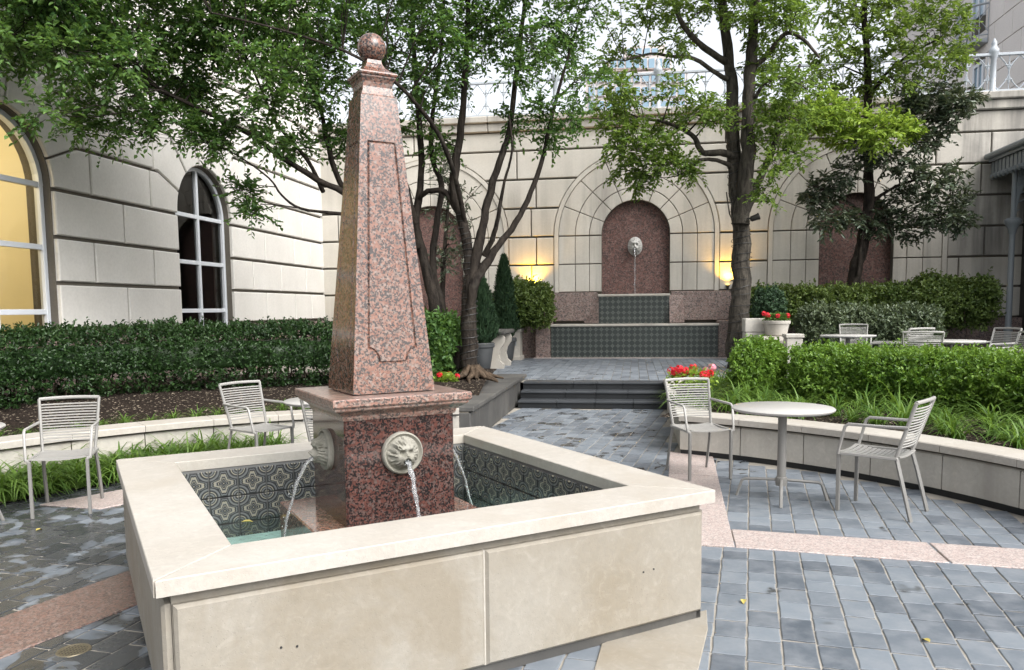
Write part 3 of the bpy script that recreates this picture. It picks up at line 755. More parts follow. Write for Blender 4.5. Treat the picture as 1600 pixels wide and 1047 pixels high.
    # (panel sits back in the niche)
RR = [RN, 1.06, 1.39, ROUT-.05]
mW = M['wall']
for c in NC:
    zlo = 1.86
    for k in range(8):
        for j in range(3):
            d0, d1 = 22.5*k, 22.5*(k+1)
            P = arcpts(c, ZC, RR[j], d1, d0, 3)+arcpts(c, ZC, RR[j+1], d0, d1, 4)
            block(P, fB, bw, mW, .05, 'voussoir', .008, lambda a, b: .008)
    for s in (-1, 1):
        for z0, z1 in ((1.86, 2.51), (2.51, 3.16)):
            for j in range(3):
                a, b = sorted((c+s*RR[j], c+s*RR[j+1])); block(rect(a, b, z0, z1), fB, bw, mW, .05, 'jamb_stone', .008, lambda a, b: .012 if abs(b[1]-a[1]) < .01 else .006)
    ring = MB(); r0, r1 = ROUT-.05, ROUT+.045
    for i in range(28):
        d0, d1 = 180*i/28, 180*(i+1)/28
        ring.plate([*(arcpts(c, ZC, r1, d0, d1, 1)), *(arcpts(c, ZC, r0, d1, d0, 1))], fB, .075)
    for s in (-1, 1): a, b = sorted((c+s*r0, c+s*r1)); ring.plate(rect(a, b, 1.86, ZC), fB, .075)
    ring.build('arch_moulding', mW, bw)
RB = ROUT+.045
def xb(c, z, s):   # outline of the arch surround at height z
    if z <= ZC: return c+s*RB
    q = RB*RB-(z-ZC)**2; return c+s*(math.sqrt(q) if q > 0 else 0)
def side(c, z0, z1, s, n=6):
    return [(xb(c, z0+(z1-z0)*i/n, s), z0+(z1-z0)*i/n) for i in range(n+1)]
gaps = [(None, NC[0]), (NC[0], NC[1]), (NC[1], NC[2]), (NC[2], None)]
for k in range(len(ZB)-1):
    z0, z1 = ZB[k], ZB[k+1]
    for ca_, cb_ in gaps:
        zt = z1
        L = side(ca_, z0, zt, 1) if ca_ is not None else [(X0, z0), (X0, zt)]
        Rr = side(cb_, z0, zt, -1) if cb_ is not None else [(X1, z0), (X1, zt)]
        if k == 0: L = [(L[0][0], z0), (L[0][0], z1)]; Rr = [(Rr[0][0], z0), (Rr[0][0], z1)]
        lmax, rmin = max(q[0] for q in L), min(q[0] for q in Rr); wdt = rmin-lmax
        if ca_ is None: js = [rmin-(.45 if k % 2 else 0.9)]
        elif cb_ is None: js = [lmax+(.25 if k % 2 else .75), lmax+(1.35 if k % 2 else 1.75)]
        elif wdt < 1.6: js = [(lmax+rmin)/2+(.0 if k % 2 else .12)]
        else: js = [lmax+wdt*(.3 if k % 2 else .5), lmax+wdt*.72] if wdt > 2.2 else [lmax+wdt*(.35 if k % 2 else .6)]
        js = [j for j in js if lmax+.15 < j < rmin-.15]
        bnd = [L]+[[(j, z0), (j, z1)] for j in js]+[Rr]
        for A, B in zip(bnd[:-1], bnd[1:]): block(A[::-1]+B, fB, bw, M['wall_stained'] if min(q[0] for q in A) > 6.2 and k > 1 else mW)
for k in range(7):
    a, b = X0+(X1-X0)*k/7, X0+(X1-X0)*(k+1)/7; block(rect(a, b, 5.15, 5.60), fB, bw, M['wall_top'] if k > 5 else mW, .05, 'frieze_block')
for k in range(8):
    a, b = X0+(X1-X0)*k/8, X0+(X1-X0)*(k+1)/8
    q = MB(); q.box((a+.004, -.13, 5.60), (b-.004, .6, 5.80), .02); q.box((a+.004, -.2, 5.80), (b-.004, .6, 5.95), .02); q.build('cornice_stone', M['wall_top'], bw)
# granite dado, two tiers
for a, b in ((X0, -4.6), (-4.6, -2.27), (2.25, 4.8), (4.8, 7.1), (7.1, X1)):
    MB().box((a+.004, -.22, .3), (b-.004, -.001, 1.185), .012).build('dado_slab', M['dado'], bw)
for a, b in ((-3.0, -.86), (.82, 3.0)):
    MB().box((a+.004, -.14, 1.187), (b-.004, -.001, 1.85), .012).build('dado_slab', M['dado'], bw)
for a, b in ((X0, -3.0), (3.0, X1)):
    pass

# wall fountain below the middle niche
wf = thing('wall_fountain', 'stepped tiled wall fountain with white lion head in the red granite niche', 'fountain', (0, 18.0, TZ))
MB().box((-2.27, .03, -.02), (-1.905, .6, .84), .015).build('granite_flank', M['dado'], wf)
MB().box((1.835, .03, -.02), (2.25, .6, .84), .015).build('granite_flank', M['dado'], wf)
MB().box((-1.9, .03, -.02), (1.83, .6, .70)).build('lower_basin', M['grout'], wf)
MB().box((-.83, .42, .84), (.78, .6, 1.40)).build('upper_basin', M['grout'], wf)
MB().box((-1.92, -.01, .72), (1.85, .6, .775), .012).build('basin_rim', M['seat'], wf)
MB().box((-.85, .38, 1.40), (.80, .6, 1.455), .012).build('basin_rim', M['seat'], wf)
MB().box((-2.3, -.06, -.02), (2.28, .02, .015), .004).build('base_kerb', M['band'], wf)
for s in (-1, 1):   # sloping granite shoulders beside the upper basin
    x = -.83 if s < 0 else .78; q = MB(); y0 = .46; e = x+s*.34
    q.add([(x, .20, .79), (x, .45, .79), (x, .45, 1.42), (e, .45, .79), (e, .45, 1.42)], [(0,3,4,2) if s > 0 else (2,4,3,0), (0,2,1), (0,1,3)])
    q.build('granite_shoulder', M['dado'], wf)
tl = MB(); s_ = .125
def tiles(x0, x1, z0, z1, y):
    i0 = math.ceil((x0+50-.001)/s_)-1; 
    x = i0*s_-50
    while x < x1-.01:
        z = math.floor((z0+TZ+50)/s_)*s_-50-TZ
        while z < z1-.01:
            a0, a1, b0, b1 = max(x+.004, x0), min(x+s_-.004, x1), max(z+.004, z0), min(z+s_-.004, z1)
            if a1-a0 > .02 and b1-b0 > .02: tl.box((a0, y, b0), (a1, y+.012, b1))
            z += s_
        x += s_
tiles(-1.9, 1.83, .0, .715, .016); tiles(-.83, .78, .78, 1.395, .406)
tag(tl.build('tile_facing', M['tile_far'], wf), kind='stuff')
def lion_height(u, v, seed=0):
    r = math.hypot(u, v); th = math.atan2(v, u); g = lambda cu, cv, s, a: a*math.exp(-((u-cu)**2+(v-cv)**2)/(2*s*s))
    h = 0.10
    w_ = max(0, min(1, (r-.36)/.14)); mane = .30*math.exp(-((r-.45)/.26)**2)+w_*math.exp(-((r-.58)/.22)**2)*(.055*math.sin(19*th+7*r+1.5*math.sin(3*th))+.045*math.sin(31*th-13*r)+.04*math.sin(12*r+5*math.sin(4*th)))
    h += mane + g(0, .0, .33, .30)
    h += g(-.2, .25, .1, .16)+g(.2, .25, .1, .16)+g(0, .42, .16, .1)
    h -= g(-.2, .11, .065, .22)+g(.2, .11, .065, .22)
    h += g(-.2, .10, .03, .08)+g(.2, .10, .03, .08)
    for k in range(4): h += g(0, .28-.1*k, .07, .055)
    h += g(0, -.16, .2, .30)+g(-.12, -.2, .09, .12)+g(.12, -.2, .09, .12)+g(0, -.04, .07, .14)
    h -= g(-.045, -.06, .02, .1)+g(.045, -.06, .02, .1)
    h -= g(0, -.33, .085, .55)
    h += g(0, -.46, .1, .22)
    h += g(-.42, .44, .09, .2)+g(.42, .44, .09, .2)
    h += .022*math.sin(u*31+3*math.sin(v*17))*math.sin(v*29+2*math.sin(u*13))*(1 if r > .3 else .4)
    return h
def lion_mesh(name, rad, depth, rim, m, sx=1.0, sz=1.0, clip=1.0):
    q = MB(); NR, NA = 26, 56; vs = [(0, -depth*lion_height(0, 0), 0)]; fs = []
    for i in range(1, NR+1):
        r = clip*i/NR
        for k in range(NA):
            a = 2*PI*k/NA; u, v = r*math.cos(a), r*math.sin(a); h = lion_height(u, v)
            if rim and r > .8: h = .13+(.12*math.exp(-((r-.93)/.07)**2))
            if i == NR and not rim: h *= .3
            vs.append((u*rad*sx, -depth*h, v*rad*sz))
    for k in range(NA): fs.append((0, 1+k, 1+(k+1) % NA))
    for i in range(NR-1):
        for k in range(NA): k2 = (k+1) % NA; fs.append((1+i*NA+k, 1+(i+1)*NA+k, 1+(i+1)*NA+k2, 1+i*NA+k2))
    b = len(vs); o = 1+(NR-1)*NA
    for k in range(NA): x, y, z = vs[o+k]; vs.append((x, .0, z))
    for k in range(NA): k2 = (k+1) % NA; fs.append((o+k, b+k, b+k2, o+k2))
    fs.append(tuple(b+k for k in range(NA))[::-1])
    q.add(vs, fs); return q.mesh(name, m, 50)
link_mesh('lion_head', lion_mesh('lion_head', .24, .30, False, M['lion_white'], .82, 1.05, .86), None, wf, (0, .6+.13, 2.56))
def jet(p0, v0, zend, parent, rad=.011, wob=.004, name='water_jet', g=9.8):
    pts = []; t = 0; n = 0; rd = []
    while True:
        x = p0[0]+v0[0]*t; y = p0[1]+v0[1]*t; z = p0[2]+v0[2]*t-.5*g*t*t
        k = math.sin(n*.9)*wob*.6*min(1, n/8); pts.append((x+k, y+k*.6, max(z, zend))); rd.append(rad*(1+.16*math.sin(n*1.1)+.14*math.sin(n*3.7))*(1-.4*min(1, n/18)))
        if z <= zend or n > 60: break
        t += .012; n += 1
    MB().tube(pts, rd, 8, True, .8).build(name, M['jet'], parent, 60)
jet((0, .50, 2.50), (0, -.22, -.1), 1.44, wf, .019, .008)

# ================================================================== MAIN FOUNTAIN
ft = thing('fountain', 'red granite obelisk fountain with lion masks in a square limestone basin', 'fountain', (FC[0], FC[1], 0), FA)
HB, HI, BH, CT = 2.4354/2, 1.85/2, .634, .058       # half outer, half inner, height, coping thickness
for k in range(4):
    side_ = empty('basin_wall', (0, 0, 0), k*PI/2, ft); o = HB-.024
    MB().box((-o+.0315, -o+.03, 0), (HI+.019, -HI-.02, BH-CT-.002)).build('wall_body', M['basin'], side_)
    for a, b in ((-o+.035, -.003), (.003, o-.035)):   # two raised panels
        q = MB(); q.plate(rect(a, b, .05, BH-CT-.045), lambda u, v, d: (u, -o+.03-d, v), .03, .012); q.build('panel', M['basin'], side_)
    MB().box((-o+.024, -o+.024, .0), (o-.025, -o+.05, .046)).build('base_shadow_joint', M['seat_dark'], side_)  # recessed strip, the shade of the gap below the panels put into its dark colour
    MB().box((-.003, -o+.012, .05), (.003, -o+.04, BH-CT-.045)).build('mortar_seam', M['coping'], side_)
    for hx, hz in ((-.816, .314), (-.76, .306), (.802, .302), (.861, .306)) if k == 0 else (): MB().lathe([(.0045, 0), (.0045, .003)], (0, 0, 0), 8, Matrix.Translation((hx, -o+.0005, hz)) @ Matrix.Rotation(R(90), 4, 'X')).build('weep_hole', M['wire'], side_)
    q = MB(); g = .003
    q.plate([(-HB+g*2.4, -HB), (HB-g*2.4, -HB), (HI-g*.5, -HI), (-HI+g*.5, -HI)], lambda a, b, d: (a, b, BH-CT+d), CT, .0035); q.build('coping_stone', M['coping'], ft).rotation_euler = (0, 0, k*PI/2)
    # glazed tiles on the inner face (three rows; the lowest dips under the water)
    ln = MB(); ln.box((-HI-.01, -HI-.012, .02), (HI-.006, -HI-.004, BH-CT-.003)).build('lining', M['grout'], ft).rotation_euler = (0, 0, k*PI/2)
tile_me = MB().box((-.0785, -.006, -.0785), (.0785, .006, .0785), .002).mesh('tile', M['tile'])
linings = [o for o in ft.children if o.name.startswith('lining')]
for ln in linings:
    n = 11; st = (2*HI-.03)/n
    for i in range(n):
        for j in range(3):
            t_ = link_mesh('tile', tile_me, None, ln, (-HI+.018+st*(i+.5), -HI+.005, BH-CT-.012-.0825-.1655*j)); t_.scale = (st/.1655, 1, 1)
MB().box((-HI, -HI, .0), (HI, HI, .15)).build('pool_floor', M['pool'], ft)
# plinth, pedestal, cap
MB().sqloft([(.445, .03), (.445, .437), (.438, .444)]).build('plinth', M['granite'], ft)
b = .006; hp = .2885
ped = MB()
def chamf(h, z, c=.009): return [(-h+c,-h,z),(h-c,-h,z),(h,-h+c,z),(h,h-c,z),(h-c,h,z),(-h+c,h,z),(-h,h-c,z),(-h,-h+c,z)]
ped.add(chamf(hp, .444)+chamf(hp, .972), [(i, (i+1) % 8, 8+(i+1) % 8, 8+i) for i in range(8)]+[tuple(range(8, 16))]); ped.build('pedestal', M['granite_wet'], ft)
MB().sqloft([(.292, .968), (.298, .982), (.300, .992), (.312, 1.003), (.330, 1.015), (.343, 1.022), (.347, 1.028), (.347, 1.036), (.356, 1.040), (.3605, 1.046), (.3605, 1.074), (.355, 1.080)]).build('pedestal_cap', M['granite_cap'], ft)
# obelisk shaft with sunk panels
def shaft():
    bm = bmesh.new(); H0, H1, Z0, Z1 = .2165, .094, 1.085, 2.565; d = .007
    for k in range(4):
        rot = Matrix.Rotation(k*PI/2, 4, 'Z')
        hz = lambda z: H0+(H1-H0)*(z-Z0)/(Z1-Z0)
        def P(x, z, dep=0.0): return rot @ Vector((x, -hz(z)+dep, z))
        m, nw, zt, zb = .66, .29, 2.34, 1.232; inner = [(-(m-nw), zb), (m-nw, zb)]
        for i in range(1, 7): a = R(90*i/6); inner.append((m-nw*math.cos(a), zb+.075*math.sin(a)))      # notched lower corners
        inner += [(m, zt), (-m, zt)]
        for i in range(6, 0, -1): a = R(90*i/6); inner.append((-(m-nw*math.cos(a)), zb+.075*math.sin(a)))
        inner = [(s*hz(z), z) for s, z in inner]; n = len(inner); r_ = 8; l_ = 9
        mid_, inn_ = inset(inner, lambda a, b: .006), inset(inner, lambda a, b: .012)
        vi = [bm.verts.new(P(*q)) for q in inner]; vd = [bm.verts.new(P(q[0], q[1], d)) for q in mid_]; ve = [bm.verts.new(P(*q)) for q in inn_]
        o = [bm.verts.new(P(s*hz(z), z)) for s, z in ((-1, Z0), (1, Z0), (1, Z1), (-1, Z1))]
        bm.faces.new([o[0], o[1], vi[1], vi[0]]); bm.faces.new([o[3], vi[l_], vi[r_], o[2]])
        bm.faces.new([o[1], o[2]]+[vi[i] for i in range(r_, 0, -1)]); bm.faces.new([o[3], o[0], vi[0]]+[vi[i] for i in range(n-1, l_-1, -1)])
        for A, B in ((vi, vd), (vd, ve)):
            for i in range(n): i2 = (i+1) % n; bm.faces.new((A[i2], A[i], B[i], B[i2]))
        bm.faces.new(ve)
    # drop the fill triangles that cover the panels
    bmesh.ops.remove_doubles(bm, verts=bm.verts, dist=1e-5)
    bm.faces.new([v for v in sorted((v for v in bm.verts if abs(v.co.z-Z1) < 1e-4), key=lambda v: math.atan2(v.co.y, v.co.x))])
    bmesh.ops.recalc_face_normals(bm, faces=bm.faces)
    me = bpy.data.meshes.new('shaft'); bm.to_mesh(me); bm.free(); me.materials.append(M['granite']); return me
link_mesh('shaft', shaft(), None, ft)
MB().sqloft([(.094, 2.565), (.088, 2.572), (.080, 2.59), (.0765, 2.612), (.079, 2.635), (.087, 2.652), (.092, 2.658), (.092, 2.664), (.099, 2.669), (.101, 2.676), (.099, 2.682), (.075, 2.695), (.052, 2.715), (.040, 2.738), (.036, 2.757)]).build('neck', M['granite'], ft)
q = MB(); q.lathe([(.073*math.sin(R(a)), 2.822-.073*math.cos(R(a))) for a in [8]+list(range(20, 180, 10))+[178]], (0, 0, 0), 28); q.build('ball_finial', M['granite'], ft, 60)
mask_me = lion_mesh('lion_mask', .106, .115, True, M['mask'])
for k in range(4):
    a = k*PI/2; rot = Matrix.Rotation(a, 3, 'Z'); p_ = rot @ Vector((0, -hp, .79))
    lm = link_mesh('lion_mask', mask_me, None, ft, p_, (0, 0, a))
    o = rot @ Vector((0, -hp-.075, .755)); v0 = rot @ Vector((0, -.62, -.15))
    jet(o, v0, .25, ft, .0145, .006)
    dq = MB(); T_ = (-.15+math.sqrt(.15**2+2*9.8*.50))/9.8*.999; land = o+v0*T_; land.z = .26
    for i in range(46):
        if i < 20: t_ = random.uniform(.35, 1)*T_; c0 = o+v0*t_; c0 = Vector((c0.x+random.gauss(0, .014), c0.y+random.gauss(0, .014), o.z-.15*t_-4.9*t_*t_+random.gauss(0, .012)))
        else: c0 = land+Vector((random.gauss(0, .05), random.gauss(0, .05), abs(random.gauss(.01, .04))))
        r_ = random.uniform(.0018, .0048); dq.lathe([(r_*.3, -r_*.95), (r_*.9, -r_*.45), (r_, .0), (r_*.8, r_*.6), (r_*.2, r_)], tuple(c0), 6)
    tag(dq.build('droplets', M['jet'], ft, 60), kind='stuff')
    fq = MB()
    for i in range(34):
        a_ = random.uniform(0, 6.28); d_ = abs(random.gauss(0, .05)); r_ = random.uniform(.004, .013); fq.lathe([(r_, 0), (r_*.7, r_*.35), (r_*.1, r_*.5)], (land.x+d_*math.cos(a_), land.y+d_*math.sin(a_), .258), 7)
    tag(fq.build('foam', M['foam'], ft, 60), kind='stuff')
wt = MB(); N_ = 34; vs = []; c_, s_ = math.cos(FA), math.sin(FA)
for i in range(N_+1):
    for j in range(N_+1):
        x, y = -HI+2*HI*i/N_, -HI+2*HI*j/N_; z = .255
        for k in range(4):
            jp = Matrix.Rotation(k*PI/2, 2) @ Vector((0, -.56)); dd = math.hypot(x-jp.x, y-jp.y); z += .008*math.sin(dd*42)*math.exp(-dd*3.2)
        vs.append((x, y, z))
wt.add(vs, [(i*(N_+1)+j, (i+1)*(N_+1)+j, (i+1)*(N_+1)+j+1, i*(N_+1)+j+1) for i in range(N_) for j in range(N_)])
wo_ = wt.build('water', M['water'], None, 60, (FC[0], FC[1], 0), (0, 0, FA)); tag(wo_, kind='structure')
dr = thing('drain_grate', 'small round brass drain grate in the wet slate paving', 'drain', tuple(on_z(115, 1016)))
q = MB(); q.lathe([(.055, .0), (.06, .004), (.07, .004), (.073, .0)], (0, 0, -.002), 24); q.build('rim', simple('drain_brass', (.22, .19, .13), .4, .6), dr, 30)
MB().lathe([(.001, 0), (.057, .0)], (0, 0, .0003), 20, None, False).build('hole_shade_disc', M['wire'], dr)  # flat black disc, its colour stands for the shade in the grate holes
for i in range(-3, 4):
    L_ = math.sqrt(.057**2-(i*.016)**2); MB().box((i*.016-.003, -L_, -.003), (i*.016+.003, L_, .002)).build('grate_bar', bpy.data.materials['drain_brass'], dr)
    MB().box((-L_, i*.016-.003, -.0035), (L_, i*.016+.003, .0015)).build('grate_bar', bpy.data.materials['drain_brass'], dr)
#PART3
def on_x(x, y, X): d = ray(x, y); return CAM + d*(X/d[0])
# ================================================================== RIGHT SIDE BUILDINGS, RAILING, TOWER
XF = 10.2
fc = thing('upper_building', 'pale pink stone building with iron balcony above the back wall on the right', 'building', (XF, 24, 5.0))
fF = lambda a, b, d: (-d, -a-24, b-5.0)
wins = []
for (x0, y0, x1, y1) in ((1522, 92, 1541, 150), (1521, -60, 1546, 40)):
    p0, p1 = on_x(x0, y1, XF), on_x(x1, y0, XF); wins.append((p1[1], p0[1], p0[2], p1[2]))
MB().box((.0, -6, 0), (4, 10, 12)).build('wall_core', M['joint'], fc)
z = 5.2; k = 0
while z < 14:
    y = 18.6+(.0 if k % 2 else .55)
    while y < 33.5:
        skip = any(y+1.1 > w0-.02 and y < w1+.02 and z+.72 > wz0 and z < wz1 for w0, w1, wz0, wz1 in wins)
        if not skip: MB().plate(inset(rect(-y-1.1, -y, z, z+.72), lambda a, b: .009), fF, .04, .008).build('block', M['facade'], fc)
        else:
            for w0, w1, wz0, wz1 in wins:
                if y+1.1 > w0 and y < w1 and z+.72 > wz0 and z < wz1:
                    for a, b in ((y, min(w0, y+1.1)), (max(w1, y), y+1.1)):
                        if b-a > .08: MB().plate(inset(rect(-b, -a, z, z+.72), lambda a, b: .009), fF, .04, .008).build('block', M['facade'], fc)
        y += 1.1
    z += .72; k += 1
for w0, w1, wz0, wz1 in wins:
    wn = empty('window', (0, (w0+w1)/2-24, wz0-5), 0, fc); hw = (w1-w0)/2; hh = wz1-wz0
    MB().box((-.03, -hw+.1, .1), (.0-.012, hw-.1, hh-.1)).build('pane', M['glass_blue'], wn)
    q = MB(); q.box((-.07, -hw, 0), (-.005, -hw+.1, hh)); q.box((-.07, hw-.1, 0), (-.005, hw, hh)); q.box((-.07, -hw+.1, hh-.1), (-.005, hw-.1, hh)); q.box((-.065, -.04, .1), (-.006, .04, hh-.1)); q.build('frame', M['frame'], wn)
w0, w1, wz0, wz1 = wins[1]; zb = on_x(1540, 62, XF)[2]
bal = empty('balcony', (0, (w0+w1)/2-24, zb-5.05), 0, fc); hw = (w1-w0)/2+.25
def bow(t): a = -hw+2*hw*t; return (-.06-.55*math.sin(PI*t)**.6, a)
q = MB(); pp = [bow(i/16) for i in range(17)]
q.add([(-.0, a, -.12) for x, a in pp]+[(x, a, -.06) for x, a in pp]+[(x, a, .02) for x, a in pp]+[(0, a, .02) for x, a in pp], [(r_*17+i, r_*17+i+1, (r_+1)*17+i+1, (r_+1)*17+i) for r_ in range(3) for i in range(16)]); q.build('balcony_floor', M['iron'], bal)
q = MB(); q.tube([(x, a, 1.0) for x, a in pp], .035, 6); q.build('handrail', M['iron'], bal); q = MB(); q.tube([(x, a, .12) for x, a in pp], .02, 6); q.build('lower_rail', M['iron'], bal)
q = MB()
for i in range(17):
    x, a = bow(i/16); q.tube([(x, a, .02), (x, a, 1.0)], .012, 5)
    if i < 16:
        x2, a2 = bow((i+1)/16); q.tube([(x, a, .2), ((x+x2)/2, (a+a2)/2, .4), (x2, a2, .55), ((x+x2)/2, (a+a2)/2, .75), (x, a, .9)], .01, 4)
tag(q.build('balustrade', M['iron'], bal), kind='stuff')

# iron railing along the top of the back wall
rl = thing('railing', 'pale painted iron railing with scrolls along the top of the back wall', 'railing', (0, YW+.12, 5.95))
px_post = on_y(1553, 85, YW+.12)[0]; xs_ = [px_post-2.35*i for i in range(0, 7)]+[px_post+2.35]
for x in xs_:
    q = MB(); q.lathe([(.09, 0), (.09, .06), (.06, .1), (.055, .75), (.08, .78), (.08, .84), (.10, .87), (.10, .93), (.07, .97), (.05, 1.02), (.06, 1.06), (.035, 1.12), (.01, 1.17)], (x, 0, 0), 10); q.build('post', M['iron'], rl, 40)
a_, b_ = xs_[6]-.5, xs_[-1]+.3
q = MB(); q.box((a_, -.035, .80), (b_, .035, .86), .01); q.build('top_rail', M['iron'], rl)
q = MB(); q.box((a_, -.025, .06), (b_, .025, .10)); q.build('bottom_rail', M['iron'], rl)
q = MB(); x = a_; k = 0
while x < b_:
    for s, z0, z1 in ((1, .10, .80), (-1, .80, .10)):
        pts = [(x+.42*math.sin(PI*i/10)**1*(.5), 0, z0+(z1-z0)*i/10) for i in range(11)] if s > 0 else [(x+.42-.21*math.sin(PI*i/10), 0, z0+(z1-z0)*i/10) for i in range(11)]
        q.tube(pts, .013, 4)
    q.tube([(x+.21, 0, .10), (x+.21, 0, .8)], .010, 4)
    for zz, rr_ in ((.30, .07), (.60, .07)):
        q.tube([(x+.21-rr_, 0, zz), (x+.21+rr_, 0, zz)], .016, 4); q.tube([(x+.21, 0, zz-rr_), (x+.21, 0, zz+rr_)], .02, 4)
    x += .42; k += 1
tag(q.build('scrollwork', M['iron'], rl), kind='stuff')

# iron porch on the far right
EV = on_y(1547, 243, 18.45); ex, ez = EV[0], EV[2]
po = thing('porch', 'grey iron porch with fretwork eave and slim column at the far right', 'porch', (ex, 18.4, TZ))
er = ez-TZ
q = MB(); q.add([(0, .1, er), (0, -5, er), (2.2, -5, er+.75), (2.2, .1, er+.75), (0, .1, er-.14), (0, -5, er-.14), (2.2, -5, er+.5), (2.2, .1, er+.5)], [(0,1,2,3)[::-1], (4,5,6,7), (0,4,5,1)[::-1], (3,2,6,7), (0,3,7,4), (1,5,6,2)]); q.build('roof', M['iron_grey'], po)
q = MB(); q.tube([(-.04, .1, er-.02), (-.04, -5, er-.02)], .065, 8); q.build('gutter', M['iron_grey'], po, 60)
q = MB(); i = 0
while i*.17 < 4.8:
    y = .05-i*.17; q.box((.06, y-.06, er-.42), (.09, y+.06, er-.14)); q.lathe([(.01, -.05), (.055, 0), (.06, .04), (.03, .08)], (.07, y, er-.46), 8); i += 1
tag(q.build('fretwork', M['iron_grey'], po), kind='stuff')
cy = -.75; cx_ = .16
q = MB(); q.lathe([(.10, 0), (.10, .1), (.07, .14), (.065, .55), (.085, .57), (.085, .62), (.06, .65), (.055, 2.55)], (cx_, cy, 0), 14); q.build('column', M['iron_grey'], po, 40)
q = MB(); q.lathe([(.06, 2.55), (.07, 2.58), (.09, 2.66), (.13, 2.74), (.16, 2.78), (.16, 2.84), (.11, 2.88)], (cx_, cy, 0), 12); q.build('capital', M['iron_grey'], po, 40)
q = MB(); q.lathe([(.05, 2.88), (.045, er-.2), (.05, er+.03)], (cx_, cy, 0), 12); q.build('upper_column', M['iron_grey'], po, 40)
q = MB()
for k in range(9):
    a0 = R(90*k/8); q.tube([(cx_+.75*(1-math.cos(R(90*j/8)))*(k+1)/9+.04, cy-.02, 2.9+(er-3.15)*math.sin(R(90*j/8))) for j in range(9)], .014, 4)
for k in range(7): q.tube([(cx_+.04, cy-.02, 3.0+.17*k), (cx_+.1+.1*k, cy-.02, 3.05+.2*k)], .014, 4)
tag(q.build('spandrel', M['iron_grey'], po), kind='stuff')
q = MB(); q.box((.75, -5, 0), (.80, .18, er+.1)); q.build('door_screen', M['dark_iron'], po)
for y in (-.35, -1.25, -2.15): MB().box((.70, y-.04, 0), (.748, y+.04, er), .005).build('door_mullion', M['iron_grey'], po)
q = MB(); q.box((.70, -.85, 2.15), (.715, -.42, 2.75), .003); q.build('notice', simple('white_sign', (.7, .72, .74), .5), po)

# distant tower seen over the wall
YT = 110
tw = thing('tower', 'pale distant office tower with blue windows above the back wall', 'building', (on_y(985, 200, YT)[0], YT, 0))
def tpx(x0, y0, x1, y1, dy, name, m_, parent=tw, th=6):
    a, b = on_y(x0, y1, YT), on_y(x1, y0, YT); ox = tw.location.x
    return MB().box((a[0]-ox, dy, a[2]), (b[0]-ox, dy+th, b[2])).build(name, m_, parent)
tpx(915, 108, 1075, 260, 0, 'wall', M['tower'], th=20); tpx(950, 82, 1050, 107.9, 1, 'wall', M['tower'], th=16); tpx(975, 62, 1040, 81.9, 2, 'wall', M['tower'], th=12)
for (x0, y0, x1, y1) in [(980+i*13, 68, 990+i*13, 79) for i in range(4)]+[(954+i*12, 88, 963+i*12, 103) for i in range(8)]+[(920+i*14, r_, 930+i*14, r_+14) for i in range(11) for r_ in (114, 136, 158)]:
    d = (0 if y0 > 107 else 1 if y0 > 81 else 2)-.12; f_ = empty('window', (0, 0, 0), 0, tw); tpx(x0, y0, x1, y1, d, 'pane', M['glass_blue'], f_, .4); tpx(x0-1, y1+.2, x1+1, y1+1.4, d-.1, 'sill', M['tower'], f_, .5)

# ================================================================== FURNITURE
def make_chair():
    c = empty('chair')
    S = .013
    for s in (-1, 1):
        MB().box((s*.215-S, -.215-S, 0), (s*.215+S, -.215+S, .425), .003).build('leg', M['leg'], c)
        MB().tube([(s*.205, .175, .43), (s*.215, .21, .3), (s*.222, .285, 0)], .0155, 4, True).build('leg', M['leg'], c)
        MB().tube([(s*.238, -.215, .425), (s*.244, -.205, .47), (s*.252, -.165, .63), (s*.252, -.14, .648), (s*.250, .10, .650), (s*.236, .252, .655)], .0115, 6).build('armrest', M['chair'], c, 60)
    se = MB()
    for s in (-1, 1): se.box((s*.222-.012, -.225, .418), (s*.222+.012, .19, .438), .003)
    se = se.build('seat', M['chair'], c)
    n = 13
    for i in range(n):
        y = -.215+.40*i/(n-1); dz = .012-.02*math.sin(PI*i/(n-1)); q = MB(); vs = []
        for k in range(9):
            t = -1+2*k/8; z = .428+dz-.014*(1-t*t)
            for a, b in ((-.0125, -.004), (.0125, -.004), (.0125, .004), (-.0125, .004)): vs.append((t*.212, y+a, z+b))
        q.add(vs, [(k*4+j, k*4+(j+1) % 4, (k+1)*4+(j+1) % 4, (k+1)*4+j) for k in range(8) for j in range(4)]); q.build('slat', M['chair'], se)
    bk = MB()
    def bp(t): return .175+.125*t, .44+.39*t
    for s in (-1, 1): bk.tube([(s*.207, *bp(-.02)), (s*.225, *bp(.5)), (s*.240, *bp(1))], .0135, 6)
    bk.tube([(-.24, *bp(1)), (-.12, bp(1)[0]+.018, bp(1)[1]+.004), (0, bp(1)[0]+.024, bp(1)[1]+.006), (.12, bp(1)[0]+.018, bp(1)[1]+.004), (.24, *bp(1))], .0135, 6)
    bk = bk.build('backrest', M['chair'], c, 60)
    for i in range(14):
        t = .17+.055*i; y, z = bp(t); w_ = .211+.03*t
        MB().tube([(x*w_, y+.024*(1-x*x), z) for x in (-1, -.5, 0, .5, 1)], .0062, 5, False).build('slat', M['chair'], bk, 60)
    return c
chair0 = make_chair(); first = [True]
def put_chair(x, y, face, label, z=0, group='taupe metal armchairs'):
    """face = heading the sitter looks, degrees (0 = +X, 90 = +Y)"""
    o = chair0 if first[0] else copy_tree(chair0)
    first[0] = False
    o.location = (x, y, z); o.scale = (.88, 1, 1); o.rotation_euler = (0, 0, R(face+90)); tag(o, label, 'chair', group); return o
def heading(dx, dy): return math.degrees(math.atan2(dy, dx))
put_chair(.575, 7.08, heading(.13, -.36), 'taupe metal slat armchair left of the right-hand table, in front of red flowers')
